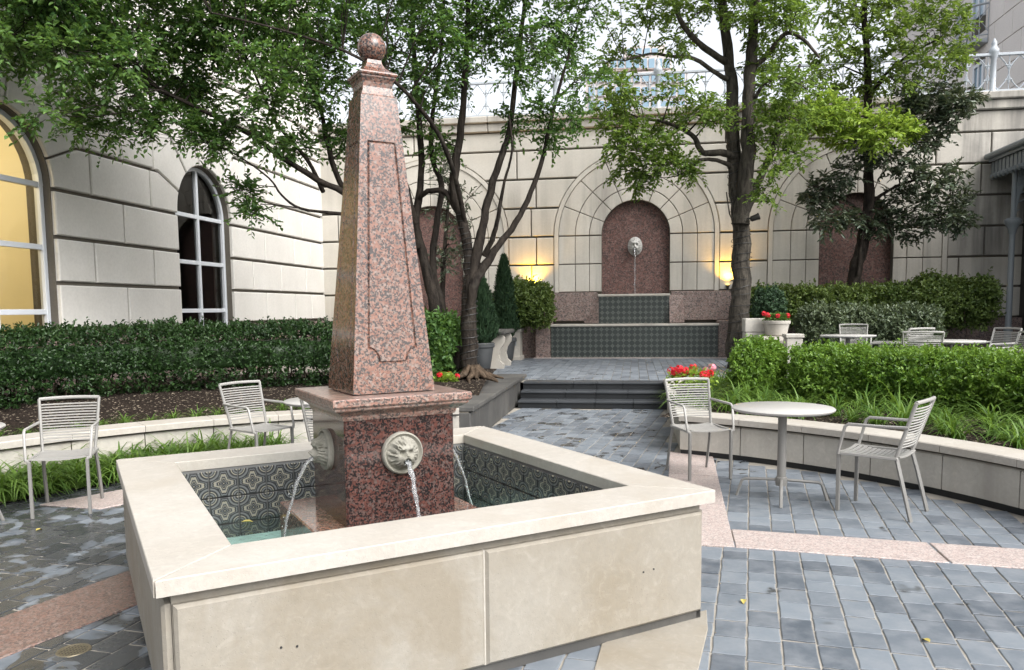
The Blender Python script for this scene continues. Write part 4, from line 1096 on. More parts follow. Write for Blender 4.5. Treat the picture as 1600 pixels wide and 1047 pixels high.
put_chair(1.755, 5.99, heading(-.39, .26), 'taupe metal slat armchair right of the round table, turned sideways to it')
put_chair(-4.29, 5.32, heading(.2, -.38), 'taupe metal armchair at the left edge, facing the camera before the strap grass')
put_chair(-3.40, 6.72, heading(.8, -.45), 'taupe metal armchair turned right, between the fountain and left seat wall')
put_chair(-2.33, 5.95, heading(-.1, .9), 'taupe metal armchair half hidden behind the granite pedestal')
def far_chair(px_, py_, face, label):
    p_ = on_z(px_, py_, TZ+.83); put_chair(p_[0], p_[1], face, label, TZ, 'taupe metal armchairs')
far_chair(1336, 508, -100, 'distant taupe armchair facing the camera behind the left terrace table')
far_chair(1382, 514, 160, 'distant taupe armchair right beside the left terrace table')
far_chair(1412, 513, 120, 'distant taupe armchair, rear one in the middle of the terrace group')
far_chair(1436, 518, 80, 'nearest distant armchair with its back to the light green hedge')
far_chair(1543, 514, 200, 'distant taupe armchair below the pink dado at the far right')
far_chair(1571, 520, 190, 'rightmost distant taupe armchair beside the porch column')
def make_table():
    t = empty('table'); h = .715
    q = MB(); q.lathe([(.0, h-.03), (.30, h-.03), (.365, h-.027), (.382, h-.015), (.384, h-.006), (.378, h), (.0, h+.001)], (0, 0, 0), 48, None, False); q.build('table_top', M['table_top'], t, 50)
    q = MB(); q.lathe([(.033, .10), (.033, h-.05), (.09, h-.045), (.09, h-.0315)], (0, 0, 0), 20); q.build('column', M['leg'], t, 40)
    q = MB(); q.lathe([(.043, .10), (.046, .13), (.043, .165), (.035, .17)], (0, 0, 0), 20); q.build('collar', M['leg'], t, 40)
    for k in range(4):
        a = k*PI/2; q = MB(); d = Vector((math.cos(a), math.sin(a), 0))
        q.tube([tuple(d*.03+Vector((0, 0, .145))), tuple(d*.27+Vector((0, 0, .138))), tuple(d*.295+Vector((0, 0, .125))), tuple(d*.335+Vector((0, 0, 0)))], .0125, 6); q.build('foot', M['leg'], t, 50)
    return t
table0 = make_table(); tfirst = [True]
def put_table(x, y, rz, label, z=0):
    o = table0 if tfirst[0] else copy_tree(table0)
    tfirst[0] = False; o.location = (x, y, z); o.rotation_euler = (0, 0, R(rz)); tag(o, label, 'table', 'round taupe bistro tables')
put_table(1.135, 6.30, -10, 'round taupe metal bistro table standing between two chairs on the right')
p_ = on_z(513, 624, .715); put_table(p_[0], p_[1]+.0, 20, 'round taupe table half hidden behind the granite pedestal')
p_ = on_z(-94, 670, .715); put_table(p_[0], p_[1], 54, 'round table cut off by the left edge of the picture')
p_ = on_z(1325, 523.5, TZ+.715); put_table(p_[0], p_[1], 10, 'distant round table on the terrace beside the left armchair', TZ)
p_ = on_z(1484, 532, TZ+.715); put_table(p_[0], p_[1], 35, 'distant round table on the terrace right of the armchair group', TZ)

# ================================================================== PLANTS
def path_resample(path, step=.1):
    P = [np.array(p, float) for p in path]; out = [P[0]]
    # smooth by Chaikin
    for _ in range(2):
        Q = [P[0]]
        for a, b in zip(P[:-1], P[1:]): Q += [a*.75+b*.25, a*.25+b*.75]
        P = Q+[P[-1]]
    out = []
    for a, b in zip(P[:-1], P[1:]):
        n = max(1, int(np.linalg.norm(b-a)/step))
        for i in range(n): out.append(a+(b-a)*i/n)
    return np.array(out+[P[-1]])
def hedge(name, label, cat, path, width, z0, z1, n, L, m_, sparse=0.0, group=None, stems=0, lump=.06, ex=.5, coref=.66, core_z0=None, tilt=None):
    C_ = path_resample(path); seg = np.linalg.norm(np.diff(C_, axis=0), axis=1); s = np.concatenate([[0], np.cumsum(seg)]); Lt = s[-1]
    T = unit(np.gradient(C_, axis=0)); Nn = np.stack([T[:, 1], -T[:, 0]], 1)
    root = thing(name, label, cat, (float(C_[len(C_)//2][0]), float(C_[len(C_)//2][1]), z0), 0, group); org = np.array(root.location)
    def surf(ss, ph, k):
        i = np.clip(np.searchsorted(s, ss)-1, 0, len(C_)-2); f = ((ss-s[i])/np.maximum(seg[i], 1e-6))[:, None]
        c = C_[i]*(1-f)+C_[i+1]*f; nn = Nn[i]
        ca_, sa_ = np.cos(ph), np.sin(ph); a = np.sign(ca_)*np.abs(ca_)**ex; b = np.sign(sa_)*np.abs(sa_)**ex
        e = np.minimum(ss, Lt-ss)/(width*.5); e = np.sqrt(np.clip(1-(1-np.clip(e, 0, 1))**2, 0, 1))*.75+.25
        l = 1+lump*(np.sin(ss*4.7+1.3*np.sin(ph*2))+.7*np.sin(ss*9.1+ph*3)+.5*np.sin(ss*2.1+2)+.4*np.sin(ss*17+ph*5))
        hh = (z1-z0)/2
        rad = k*l*e; zz = (z0+z1)/2+b*hh*np.where(b > 0, (1+(k-1)+(l-1)*.5), k)*np.clip(e+.25, 0, 1)
        P = np.stack([c[:, 0]+nn[:, 0]*a*width/2*rad, c[:, 1]+nn[:, 1]*a*width/2*rad, zz], 1)
        O = np.stack([nn[:, 0]*a, nn[:, 1]*a, b*.9], 1); return P, unit(O)
    def perim(u):     # even spread round the squarish section
        hh = z1-z0; tot = 2*(width+hh); d = u*tot; t = np.empty_like(d); ph_ = np.empty_like(d)
        for k, (lo, ln_) in enumerate(((0, hh), (hh, width), (hh+width, hh), (2*hh+width, width))):
            m = (d >= lo) & (d <= lo+ln_); tt = (d[m]-lo)/ln_*2-1; ph_[m] = np.arcsin(np.sign(tt)*np.abs(tt)**(1/ex)*math.sin(PI/4)) + k*PI/2
        return ph_
    K = n//9; ss = RNG.uniform(0, Lt, K); ph = perim(RNG.uniform(0, 1, K))      # shoots, nine leaves each
    if sparse > 0:   # thin, leggy lower part
        keep = (np.sin(ph) > -.3) | (RNG.uniform(size=K) > sparse); ss, ph = ss[keep], ph[keep]; K = len(ss)
    P, O = surf(ss, ph, 1.0-.30*RNG.uniform(size=K)**1.6)
    P = P+O*RNG.normal(0, L*.9, K)[:, None]+rand_dirs(K)*L*.4; n = K*9
    O = np.repeat(O, 9, 0); axis = np.repeat(unit(O[::9]*.8+np.array([0, 0, .55])+rand_dirs(K)*.6), 9, 0)
    P = np.repeat(P, 9, 0)+axis*(np.tile(np.arange(9), K)*L*.28)[:, None]+rand_dirs(n)*L*.35
    D = unit(axis*.7+rand_dirs(n)*.9); N3 = unit(O*.7+np.array([0, 0, .6])+rand_dirs(n)*.7)
    V, F = leaves_arrays(P-org, D, N3, L*RNG.uniform(.7, 1.25, n), L*.55*RNG.uniform(.8, 1.2, n), .2)
    link_mesh('foliage', quads_mesh('foliage', V, F, m_), None, root)
    if coref:
        ns, npp = max(8, int(Lt/.12)), 24; sv = np.repeat(np.linspace(.02, Lt-.02, ns), npp); pv = np.tile(perim(np.linspace(0, .999, npp)), ns)
        P, O = surf(sv, pv, coref)
        if core_z0 is not None: P[:, 2] = np.maximum(P[:, 2], core_z0)
        F = []
        for i in range(ns-1):
            for k in range(npp): F.append((i*npp+k, i*npp+(k+1) % npp, (i+1)*npp+(k+1) % npp, (i+1)*npp+k))
        # inner twig-and-leaf mass
        link_mesh('inner_growth', quads_mesh('inner_growth', P-org, np.array(F), m_), None, root)
    if stems:
        q = MB()
        for k in range(stems):
            i = RNG.integers(2, len(C_)-2); o = RNG.uniform(-.28, .28)*width; b0 = np.array([*(C_[i]+Nn[i]*o), z0-.06])-org
            q.tube([b0, b0+np.array([RNG.uniform(-.06, .06), RNG.uniform(-.06, .06), (z1-z0)*.3]), b0+np.array([RNG.uniform(-.16, .16), RNG.uniform(-.16, .16), (z1-z0)*.7])], [.013, .010, .006], 5)
        tag(q.build('stems', M['stem'], root), kind='stuff')
    return root
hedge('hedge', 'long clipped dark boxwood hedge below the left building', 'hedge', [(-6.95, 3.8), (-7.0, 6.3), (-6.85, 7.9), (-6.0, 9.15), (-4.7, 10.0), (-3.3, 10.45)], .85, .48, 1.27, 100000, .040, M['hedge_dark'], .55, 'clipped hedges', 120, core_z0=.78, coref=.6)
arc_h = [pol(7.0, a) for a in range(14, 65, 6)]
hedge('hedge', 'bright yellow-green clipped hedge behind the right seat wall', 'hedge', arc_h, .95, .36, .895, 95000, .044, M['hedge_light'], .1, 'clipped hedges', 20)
hedge('shrub', 'rounded bright green shrub at the left end of the right hedge', 'shrub', [pol(6.85, 63), pol(6.85, 67.6)], .95, .36, .95, 20000, .044, M['hedge_light'], 0, None, 0, ex=.75)
a_, b_ = on_y(1232, 500, 14.9), on_y(1476, 500, 14.9)
hedge('hedge', 'low grey-green hedge on the terrace behind the distant chairs', 'hedge', [(a_[0]+.2, 15.0), ((a_[0]+b_[0])/2, 15.0), (b_[0]-.1, 15.0)], .9, TZ+.05, on_y(1350, 468, 14.6)[2]-.26, 36000, .058, M['hedge_grey'], .15, 'clipped hedges', 30)
a_, b_ = on_y(1166, 450, 17.2), on_y(1500, 450, 17.2)
hedge('hedge', 'tall mid-green hedge in front of the right niche', 'hedge', [(a_[0], 17.3), ((a_[0]+b_[0])/2, 17.3), (b_[0], 17.25)], 1.0, 1.2, on_y(1350, 433, 17.0)[2]-.34, 45000, .065, M['hedge_mid'], 0, 'clipped hedges', 30, lump=.1)
a_ = on_y(1495, 460, 17.0)
hedge('shrub', 'large loose green shrub spilling right at the end of the tall hedge', 'shrub', [(a_[0]-.9, 17.0), (a_[0], 16.95), (a_[0]+.62, 16.9)], 1.2, on_y(1500, 500, 17)[2], on_y(1500, 426, 17)[2]-.28, 20000, .07, M['hedge_mid'], .2, None, 14, lump=.16, ex=.8)
a_ = on_y(832, 465, 17.4)
hedge('shrub', 'round glossy shrub in front of the left wall light', 'shrub', [(a_[0]-.75, 17.6), (a_[0], 17.55), (a_[0]+.36, 17.5)], 1.0, on_y(830, 500, 17.4)[2], on_y(830, 438, 17.4)[2]-.22, 17000, .07, M['hedge_mid'], 0, None, 6, lump=.12, ex=.8)
hedge('shrub', 'dense leafy shrub around the multi-stem tree trunk', 'shrub', [(-3.7, 11.6), (-3.1, 11.35), (-2.55, 11.2)], .95, .42, on_y(690, 508, 11.3)[2], 18000, .075, M['leaf_left'], .1, None, 10, lump=.14, ex=.8)
hedge('shrub', 'small feathery green shrub above the urn beside the oak trunk', 'shrub', [tuple(on_y(1180, 480, 14.2)[:2]), tuple(on_y(1222, 480, 14.2)[:2])], .6, on_y(1200, 505, 14.2)[2], on_y(1200, 462, 14.2)[2], 7000, .045, M['cypress'], 0, None, 6, lump=.12, ex=.9)

def clump_mesh(k, n=46, ln=.46, wd=.019):
    rn_ = np.random.default_rng(100+k); V = []; F = []
    for i in range(n):
        a = rn_.uniform(0, 2*PI); l = ln*rn_.uniform(.6, 1.15); el = rn_.uniform(.75, 1.45); b0 = rn_.normal(0, .025, 2); w_ = wd*rn_.uniform(.7, 1.2)
        d = np.array([math.cos(a), math.sin(a)]); sd_ = np.array([-d[1], d[0], 0]); x = 0; z = 0; e = el; S = 5; base = len(V); kink = rn_.uniform(.25, .6)
        for s in range(S+1):
            c = np.array([b0[0]+d[0]*x, b0[1]+d[1]*x, z]); ww = w_*(1-.92*(s/S)**2)
            V += [tuple(c-sd_*ww/2), tuple(c+sd_*ww/2)]
            x += l/S*math.cos(e); z += l/S*math.sin(e); e -= kink
            z = max(z, .01)
        for s in range(S): F.append((base+2*s, base+2*s+1, base+2*s+3, base+2*s+2))
    return quads_mesh('strap_leaves', np.array(V), np.array(F), M['grass'])
CL = [clump_mesh(k) for k in range(5)]
def put_clump(x, y, z, sc_, label, group):
    o = link_mesh('grass_clump', CL[random.randrange(5)], None, None, (x, y, z), (0, 0, random.uniform(0, 6.28)), (sc_, sc_, sc_*random.uniform(.85, 1.15))); tag(o, label, 'grass', group)
for a in np.arange(124, 178, 1.75):
    for r_ in (3.98, 4.14, 4.30):
        put_clump(*pol(r_+random.uniform(-.04, .04), a+random.uniform(-.7, .7)), .01, random.uniform(.9, 1.15), 'bright green strap-leaved grass clump at the foot of the left seat wall', 'strap grass along the left seat wall')
for a in np.arange(20, 70, 3.1):
    for r_ in (5.2, 5.7, 6.15):
        put_clump(*pol(r_+random.uniform(-.2, .2), a+random.uniform(-1.6, 1.6)), .355, random.uniform(.62, 1.08), 'arching strap-leaved grass clump in the bed below the bright hedge', 'strap grass below the right hedge')
for k in range(9): put_clump(1.0+random.uniform(-.25, .35), 9.2+k*.3, .355, random.uniform(.9, 1.2), 'arching strap-leaved grass clump in the bed below the bright hedge', 'strap grass below the right hedge')
for a in np.arange(108, 165, 2.6): put_clump(*pol(4.98+random.uniform(-.06, .1), a), .35, random.uniform(.4, .62), 'short grass tuft just behind the left seat wall coping', 'grass tufts behind the left coping')

def twig_leaves(S_, T_, ln, m, L, W, droop=.15, spread=.8, upn=1.0):
    """leaves set along twigs: S start, T direction, ln length"""
    K = len(S_); t = np.linspace(.12, 1, m)[None, :, None]; T_ = unit(T_)
    P = S_[:, None, :]+T_[:, None, :]*(ln[:, None, None]*t)+np.array([0, 0, -1.])*(droop*ln[:, None, None]*t*t)
    side_ = unit(np.cross(T_, np.array([0, 0, 1.])+.4*rand_dirs(K)))[:, None, :]*np.where(np.arange(m) % 2 == 0, 1, -1)[None, :, None]
    D = T_[:, None, :]*.6+side_*spread+rand_dirs(K*m).reshape(K, m, 3)*.45+np.array([0, 0, -.12])
    Nn = np.array([0, 0, upn])+rand_dirs(K*m).reshape(K, m, 3)*.75
    n = K*m
    return P.reshape(n, 3), D.reshape(n, 3), Nn.reshape(n, 3), L*RNG.uniform(.7, 1.2, n), W*RNG.uniform(.8, 1.2, n)
def twig_tubes(S_, T_, ln, r, droop=.15):
    K = len(S_); T_ = unit(T_); a = unit(np.cross(T_, np.array([.3, .2, 1.]))); b = np.cross(T_, a)
    V = []; ts = (0, .5, 1)
    for j, t in enumerate(ts):
        c = S_+T_*(ln[:, None]*t)+np.array([0, 0, -1.])*(droop*ln[:, None]*t*t); rr_ = r*(1-.6*t)
        for k in range(3): V.append(c+a*rr_*math.cos(2*PI*k/3)+b*rr_*math.sin(2*PI*k/3))
    V = np.stack(V, 1).reshape(-1, 3); base = (np.arange(K)*9)[:, None]; F = []
    for j in range(2):
        for k in range(3): F.append(base+np.array([[j*3+k, j*3+(k+1) % 3, (j+1)*3+(k+1) % 3, (j+1)*3+k]]))
    return V, np.concatenate(F, 0)
def tree(name, label, cat, stems, crowns, bark_m, group=None, connect=True, base=None, trunk_n=1):
    """stems: list of [(point, radius)...]; crowns: list of (clumps [(pos, r)], twigs per clump, twig length, leaves per twig, L, W, material, droop)"""
    b0 = np.array(stems[0][0][0] if base is None else base); root = thing(name, label, cat, tuple(b0), 0, group)
    tr = MB(); nodes = []
    for si, st in enumerate(stems):
        P = np.array([q[0] for q in st], float); r_ = np.array([q[1] for q in st], float)
        # smooth
        t = np.arange(len(P)); tt = np.linspace(0, len(P)-1, (len(P)-1)*4+1); PP = np.empty((len(tt), 3))
        for j, u in enumerate(tt):
            i = min(int(u), len(P)-2); f = u-i; p0, p1, p2, p3 = P[max(i-1, 0)], P[i], P[i+1], P[min(i+2, len(P)-1)]
            PP[j] = .5*((2*p1)+(-p0+p2)*f+(2*p0-5*p1+4*p2-p3)*f*f+(-p0+3*p1-3*p2+p3)*f**3)
        rr_ = np.interp(tt, t, r_); PP[1:-1] += RNG.normal(0, 1, PP[1:-1].shape)*rr_[1:-1, None]*.10
        tr.tube(list(PP-b0), list(rr_), 12 if r_.max() > .06 else 7, True, 1.0, .11)
        nodes += [(p, r) for p, r in zip(PP, rr_)]
    tr.build('trunk', bark_m, root, 70)
    NP = np.array([n[0] for n in nodes]); NR_ = np.array([n[1] for n in nodes]); br = MB()
    for clumps, tw, tl, m, L, W, lm, droop in crowns:
        S_, T_ = [], []
        for c, r in clumps:
            c = np.array(c)
            if connect:
                d = np.linalg.norm(NP-c, axis=1)+np.where(NP[:, 2] > c[2]+.1, 1.2, 0)*(NP[:, 2]-c[2])
                i = int(np.argmin(d)); a = NP[i]; dd = np.linalg.norm(c-a); r0 = min(NR_[i]*.6, .010+.011*dd)
                if dd > .15:
                    mid = (a+c)/2+np.array([0, 0, .12*dd])+RNG.normal(0, .07, 3)*dd; br.tube([a-b0, a*.55+mid*.45-b0, mid-b0, mid*.4+c*.6-b0+RNG.normal(0, .04, 3)*dd, c-b0], [r0, r0*.8, r0*.6, r0*.45, .004], 5, False, 1, .1)
                    for q_ in range(2):
                        e = c+rand_dirs(1)[0]*r*.8; br.tube([mid-b0, (mid+e)/2-b0+RNG.normal(0, .05, 3), e-b0], [r0*.45, .006, .003], 4, False)
            n = max(3, int(tw*RNG.uniform(.75, 1.25)))
            u = rand_dirs(n); rad = r*RNG.uniform(0, 1, n)**.45
            s0 = c+u*(rad*.9)[:, None]*np.array([1, 1, .62]); S_.append(s0); T_.append(u*.7+rand_dirs(n)*.8+np.array([0, 0, .05]))
        S_ = np.concatenate(S_); T_ = np.concatenate(T_); ln = tl*RNG.uniform(.6, 1.25, len(S_))
        V, F = leaves_arrays(*[a for a in twig_leaves(S_, T_, ln, m, L, W, droop)]); link_mesh('crown', quads_mesh('crown', V-b0, F, lm), None, root)
        V, F = twig_tubes(S_, T_, ln, .0035, droop); tag(link_mesh('twigs', quads_mesh('twigs', V-b0, F, M['bark_dark']), None, root), kind='stuff')
    if br.v: tag(br.build('branches', bark_m, root, 70), kind='stuff')
    return root
def st(pts, y0, y1, r0, r1, pw=1.0):
    n = len(pts); return [(on_y(p[0], p[1], p[2] if len(p) > 2 else y0+(y1-y0)*i/(n-1)), r0+(r1-r0)*(i/(n-1))**pw) for i, p in enumerate(pts)]
def fill(cells, prob, ylow, ytop, depth, rpx, step, jit=.5):
    out = []
    x = cells[0]
    while x < cells[1]:
        y = ytop
        while y < ylow(x):
            if RNG.uniform() < prob(x, y):
                xx, yy = x+RNG.uniform(-jit, jit)*step, y+RNG.uniform(-jit, jit)*step; Y = depth(xx, yy)+RNG.uniform(-1.0, 1.0)
                out.append((on_y(xx, yy, Y), rpx*RNG.uniform(.75, 1.25)*Y/CF))
            y += step
        x += step
    return out
# --- multi-stem tree (left)
stA0 = [st([(736, 604), (733, 540), (733, 480), (733, 430), (730, 380), (718, 330), (709, 289), (716, 230), (724, 165), (728, 95), (732, 10), (735, -80)], 11.0, 11.4, .135, .035),
       st([(734, 450), (746, 395), (754, 355), (766, 300), (786, 238), (797, 200), (806, 120), (818, 20), (828, -70)], 11.05, 11.7, .095, .03),
       st([(738, 450), (756, 418), (778, 384), (806, 348), (830, 300), (847, 250), (860, 190), (880, 115), (905, 30)], 11.0, 11.9, .08, .02),
       st([(757, 400), (772, 365), (780, 330), (788, 285), (800, 235), (795, 180)], 11.1, 10.6, .045, .015),
       st([(722, 575), (705, 535), (684, 495), (668, 430), (656, 380), (650, 345), (658, 275), (655, 190), (648, 100), (642, -20)], 11.2, 11.6, .13, .035),
       st([(700, 525), (690, 480), (676, 420), (682, 350), (690, 290), (674, 240), (678, 160), (690, 70), (695, -30)], 11.3, 11.9, .085, .025),
       st([(715, 330), (695, 300), (668, 300), (655, 310)], 11.2, 11.4, .05, .04),
       st([(652, 385), (620, 352), (575, 325), (535, 300), (495, 280), (440, 245), (390, 210), (337, 182), (270, 150), (190, 105), (110, 70)], 11.3, 8.4, .075, .015),
       st([(600, 345), (560, 338), (522, 333), (470, 326), (440, 305), (420, 278), (371, 243), (330, 225)], 11.0, 9.0, .035, .008),
       st([(560, 318), (530, 283), (510, 215), (500, 165), (474, 85), (455, 0)], 10.8, 10.2, .05, .02),
       st([(650, 350), (630, 280), (612, 200), (600, 110), (590, 0)], 11.4, 11.2, .06, .025),
       st([(730, 360), (700, 240), (640, 150), (560, 90), (450, 50), (330, 20)], 11.2, 8.2, .04, .012),
       st([(505, 300), (480, 250), (430, 190), (400, 120), (360, 40)], 10.6, 9.2, .035, .012)]
stA0[1].insert(0, (on_y(733, 512, 11.03), .05)); stA0[2].insert(0, (on_y(734, 505, 11.02), .045)); stA0[5].insert(0, (on_y(712, 552, 11.25), .05))
stA = [[(p, r*(.92 if i < 3 else .76)) for i, (p, r) in enumerate(q)] for q in stA0]
def ylowA(x): return float(np.interp(x, [0, 60, 130, 200, 260, 330, 420, 470, 520, 600, 680, 760, 850, 905, 945], [150, 165, 185, 160, 175, 195, 205, 165, 150, 150, 165, 150, 140, 150, 60]))
def probA(x, y): return (.95 if x < 560 else .80) if y < ylowA(x)-60 else .68
def depA(x, y): return float(np.interp(x, [0, 300, 600, 900], [8.2, 9.0, 10.6, 11.8]))
clA = fill((-60, 945), probA, ylowA, -170, depA, 34, 37)
for x, y, Y in ((180, 205, 8.6), (130, 195, 8.4), (300, 200, 9), (345, 215, 9.2), (390, 330, 9.6), (385, 300, 9.6), (330, 215, 9.1), (240, 190, 8.8), (800, 190, 11.5), (860, 210, 11.6), (900, 185, 11.8), (610, 200, 11), (520, 215, 10.6), (470, 225, 10.2), (430, 225, 10), (690, 225, 11.4), (840, 170, 11.4), (560, 240, 11), (545, 215, 11)): clA.append((on_y(x, y, Y), (15 if y < 280 else 9)*Y/CF))
treeA = tree('multi_stem_tree', 'dark multi-stem tree leaning over the fountain from the left planter', 'tree', stA, [(clA, 33, .30, 10, .074, .037, M['leaf_left'], .2)], M['bark_dark'], 'courtyard trees')
sm = []; 
for x, y, r_ in ((710, 330, 9), (790, 300, 9), (808, 330, 8), (680, 270, 9), (770, 250, 8), (795, 345, 8), (700, 380, 12), (712, 400, 12), (690, 310, 12)): sm.append((on_y(x, y, 11.6), r_*11.6/CF))
rq = MB()
for k in range(11):   # surface roots
    a = R(-150+30*k+random.uniform(-8, 8)); l = random.uniform(.28, .6); b = np.array([math.cos(a), math.sin(a), 0])
    rq.tube([np.array([0, 0, .16])+b*.05, b*.16+np.array([0, 0, .06]), b*l*.6+np.array([random.uniform(-.05, .05), random.uniform(-.05, .05), .02]), b*l+np.array([0, 0, -.03])], [.05, .045, .03, .012], 7)
rq.build('roots', M['bark_base'], treeA, 70, (.05, -.06, .13))
# --- oak (middle right)
stO = [st([(1152, 585), (1153, 540), (1156, 470), (1159, 400), (1157, 340), (1150, 290), (1146, 210), (1144, 140), (1136, 70), (1128, -10), (1120, -100)], 15.0, 15.3, .205, .06),
       st([(1157, 350), (1165, 290), (1168, 220), (1170, 150), (1174, 80), (1180, 0), (1184, -100)], 14.95, 15.0, .155, .065),
       st([(1150, 245), (1125, 238), (1098, 238), (1085, 215), (1062, 200), (1035, 190), (1000, 185)], 15.1, 14.4, .07, .02),
       st([(1148, 262), (1120, 250), (1095, 250), (1080, 262), (1062, 275)], 15.1, 14.6, .045, .015),
       st([(1144, 128), (1120, 115), (1085, 92), (1050, 88), (1015, 84), (975, 95)], 15.2, 14.6, .05, .015),
       st([(1140, 100), (1105, 78), (1080, 55), (1060, 25), (1045, -20)], 15.2, 14.8, .07, .03),
       st([(1166, 330), (1182, 292), (1205, 240), (1222, 190), (1236, 150), (1250, 100)], 15.0, 14.6, .075, .02),
       st([(1172, 110), (1200, 85), (1228, 52), (1255, 62), (1280, 90)], 15.0, 14.6, .06, .02),
       st([(1170, 180), (1190, 135), (1225, 120), (1262, 140)], 15.0, 14.4, .04, .012),
       st([(1150, 300), (1142, 340), (1135, 300)], 15.0, 15.0, .02, .01)]
def ylowO(x): return float(np.interp(x, [900, 945, 980, 1040, 1080, 1120, 1160, 1200, 1240, 1275], [60, 170, 215, 205, 130, 110, 60, 205, 215, 100]))
def probO(x, y): return .62 if y < 40 else .5
clO = fill((905, 1275), probO, ylowO, -150, lambda x, y: 14.8, 26, 34)
for x, y, r_ in ((958, 200, 20), (985, 235, 24), (1010, 262, 20), (975, 265, 20), (1040, 225, 22), (1060, 255, 18), (1000, 285, 14), (1085, 262, 12), (950, 170, 22), (1015, 215, 26), (965, 225, 24), (990, 210, 24), (1030, 250, 18), (1195, 300, 14), (1210, 260, 18), (1225, 215, 22), (1245, 240, 14), (1240, 175, 24), (1115, 170, 22), (1085, 180, 18), (1130, 180, 16), (1190, 200, 16), (1215, 160, 24), (1190, 30, 26), (1160, 20, 26), (1110, 10, 26)): clO.append((on_y(x, y, 14.6+RNG.uniform(-.5, .3)), r_*14.6/CF))
oak = tree('oak_tree', 'tall grey-barked oak with two twisted trunks beside the wall fountain', 'tree', stO, [(clO, 28, .28, 10, .085, .042, M['leaf_oak'], .15)], M['bark_oak'], 'courtyard trees')
wr = MB(); tp_ = [np.array(q[0]) for q in stO[0][:7]]; tr_ = [q[1] for q in stO[0][:7]]
pts = []; N_ = 620
for i in range(N_):
    u = i/N_*5.99; k = int(u); f = u-k; c = tp_[k]*(1-f)+tp_[k+1]*f; r_ = (tr_[k]*(1-f)+tr_[k+1]*f)*1.13; a = i*.31+.2*math.sin(i*.7); pts.append(c+np.array([r_*math.cos(a), r_*math.sin(a), .03*math.sin(i*.21)]))
tag(wr.tube(pts, .006, 4, False).build('string_light_wire', M['wire']), 'thin dark string-light wire wound round the oak trunk', 'wire')
wr = MB(); pts = []; tp_ = [np.array(q[0]) for q in stA[0][:6]]; tr_ = [q[1] for q in stA[0][:6]]
for i in range(480):
    u = i/480*4.99; k = int(u); f = u-k; c = tp_[k]*(1-f)+tp_[k+1]*f; r_ = (tr_[k]*(1-f)+tr_[k+1]*f)*1.14; a = i*.36; pts.append(c+np.array([r_*math.cos(a), r_*math.sin(a), .015*math.sin(i*.3)]))
tag(wr.tube(pts, .005, 4, False).build('string_light_wire', M['wire']), 'thin dark string-light wire wound round the multi-stem tree', 'wire')
sp = on_y(1180, 340, 14.8); sl = thing('tree_spotlight', 'small black spotlight fixed to the oak trunk', 'spotlight', tuple(sp))
q = MB(); q.lathe([(.03, -.09), (.05, -.07), (.055, .04), (.065, .06), (.06, .075), (.05, .06)], (0, 0, 0), 16, Matrix.Rotation(R(70), 4, 'Y')); q.build('housing', M['dark_iron'], sl, 50)
MB().tube([(-.16, .03, .0), (-.06, .0, -.02), (0, 0, 0)], .015, 6).build('bracket', M['dark_iron'], sl)
bx_ = on_z(1147, 562, TZ+.02); eb = thing('junction_box', 'small pale metal electrical box at the foot of the oak', 'box', (bx_[0]-.02, 14.62, TZ))
MB().box((-.06, -.04, .0), (.06, .04, .2), .008).build('cover', M['frame'], eb); MB().tube([(0, .0, -.02), (0, 0, .0)], .02, 6).build('conduit', M['iron_grey'], eb)
# --- magnolia on the right, in front of the third niche
stM = [st([(1334, 470), (1336, 430), (1345, 390), (1354, 345), (1358, 300), (1357, 250), (1356, 190), (1356, 120), (1352, 50), (1348, -30)], 17.3, 17.0, .14, .05),
       st([(1356, 320), (1385, 300), (1415, 285), (1455, 280), (1490, 285)], 17.2, 16.7, .04, .012),
       st([(1354, 340), (1325, 315), (1295, 300), (1270, 290)], 17.2, 16.8, .035, .012),
       st([(1357, 240), (1390, 210), (1430, 190), (1480, 180), (1505, 165)], 17.1, 16.6, .045, .012),
       st([(1357, 235), (1330, 215), (1295, 195), (1262, 190)], 17.1, 16.2, .04, .012),
       st([(1344, 395), (1370, 350), (1400, 340)], 17.3, 16.9, .03, .01),
       st([(1356, 150), (1390, 110), (1430, 80), (1470, 60)], 17.1, 16.6, .04, .012),
       st([(1340, 430), (1346, 380), (1350, 330)], 17.1, 17.1, .03, .02)]
def pxl(L_, Y): return [(on_y(x, y, Y+RNG.uniform(-.5, .5)), r_*Y/CF) for x, y, r_ in L_]
dark = pxl([(1280, 300, 22), (1300, 285, 22), (1320, 270, 20), (1310, 325, 22), (1290, 345, 16), (1330, 345, 16), (1395, 255, 24), (1420, 270, 26), (1450, 285, 28), (1480, 300, 26), (1500, 320, 20), (1470, 335, 26), (1440, 325, 26), (1410, 310, 22), (1395, 345, 20), (1420, 360, 16), (1375, 330, 16), (1490, 270, 18), (1500, 345, 14), (1370, 355, 16), (1340, 240, 22), (1375, 240, 20), (1270, 315, 14), (1455, 350, 18)], 16.9) \
     + pxl([(1440, 150, 26), (1470, 165, 26), (1500, 155, 20), (1515, 150, 12), (1455, 190, 22), (1425, 175, 24), (1490, 185, 18), (1440, 220, 18), (1460, 215, 14), (1410, 160, 22), (1470, 140, 20)], 16.8)
bright = pxl([(1255, 200, 18), (1280, 185, 24), (1310, 180, 26), (1340, 190, 24), (1370, 200, 24), (1400, 205, 22), (1420, 210, 14), (1295, 210, 20), (1330, 215, 20), (1365, 220, 18), (1270, 170, 18), (1300, 165, 18), (1395, 190, 16)], 16.0)
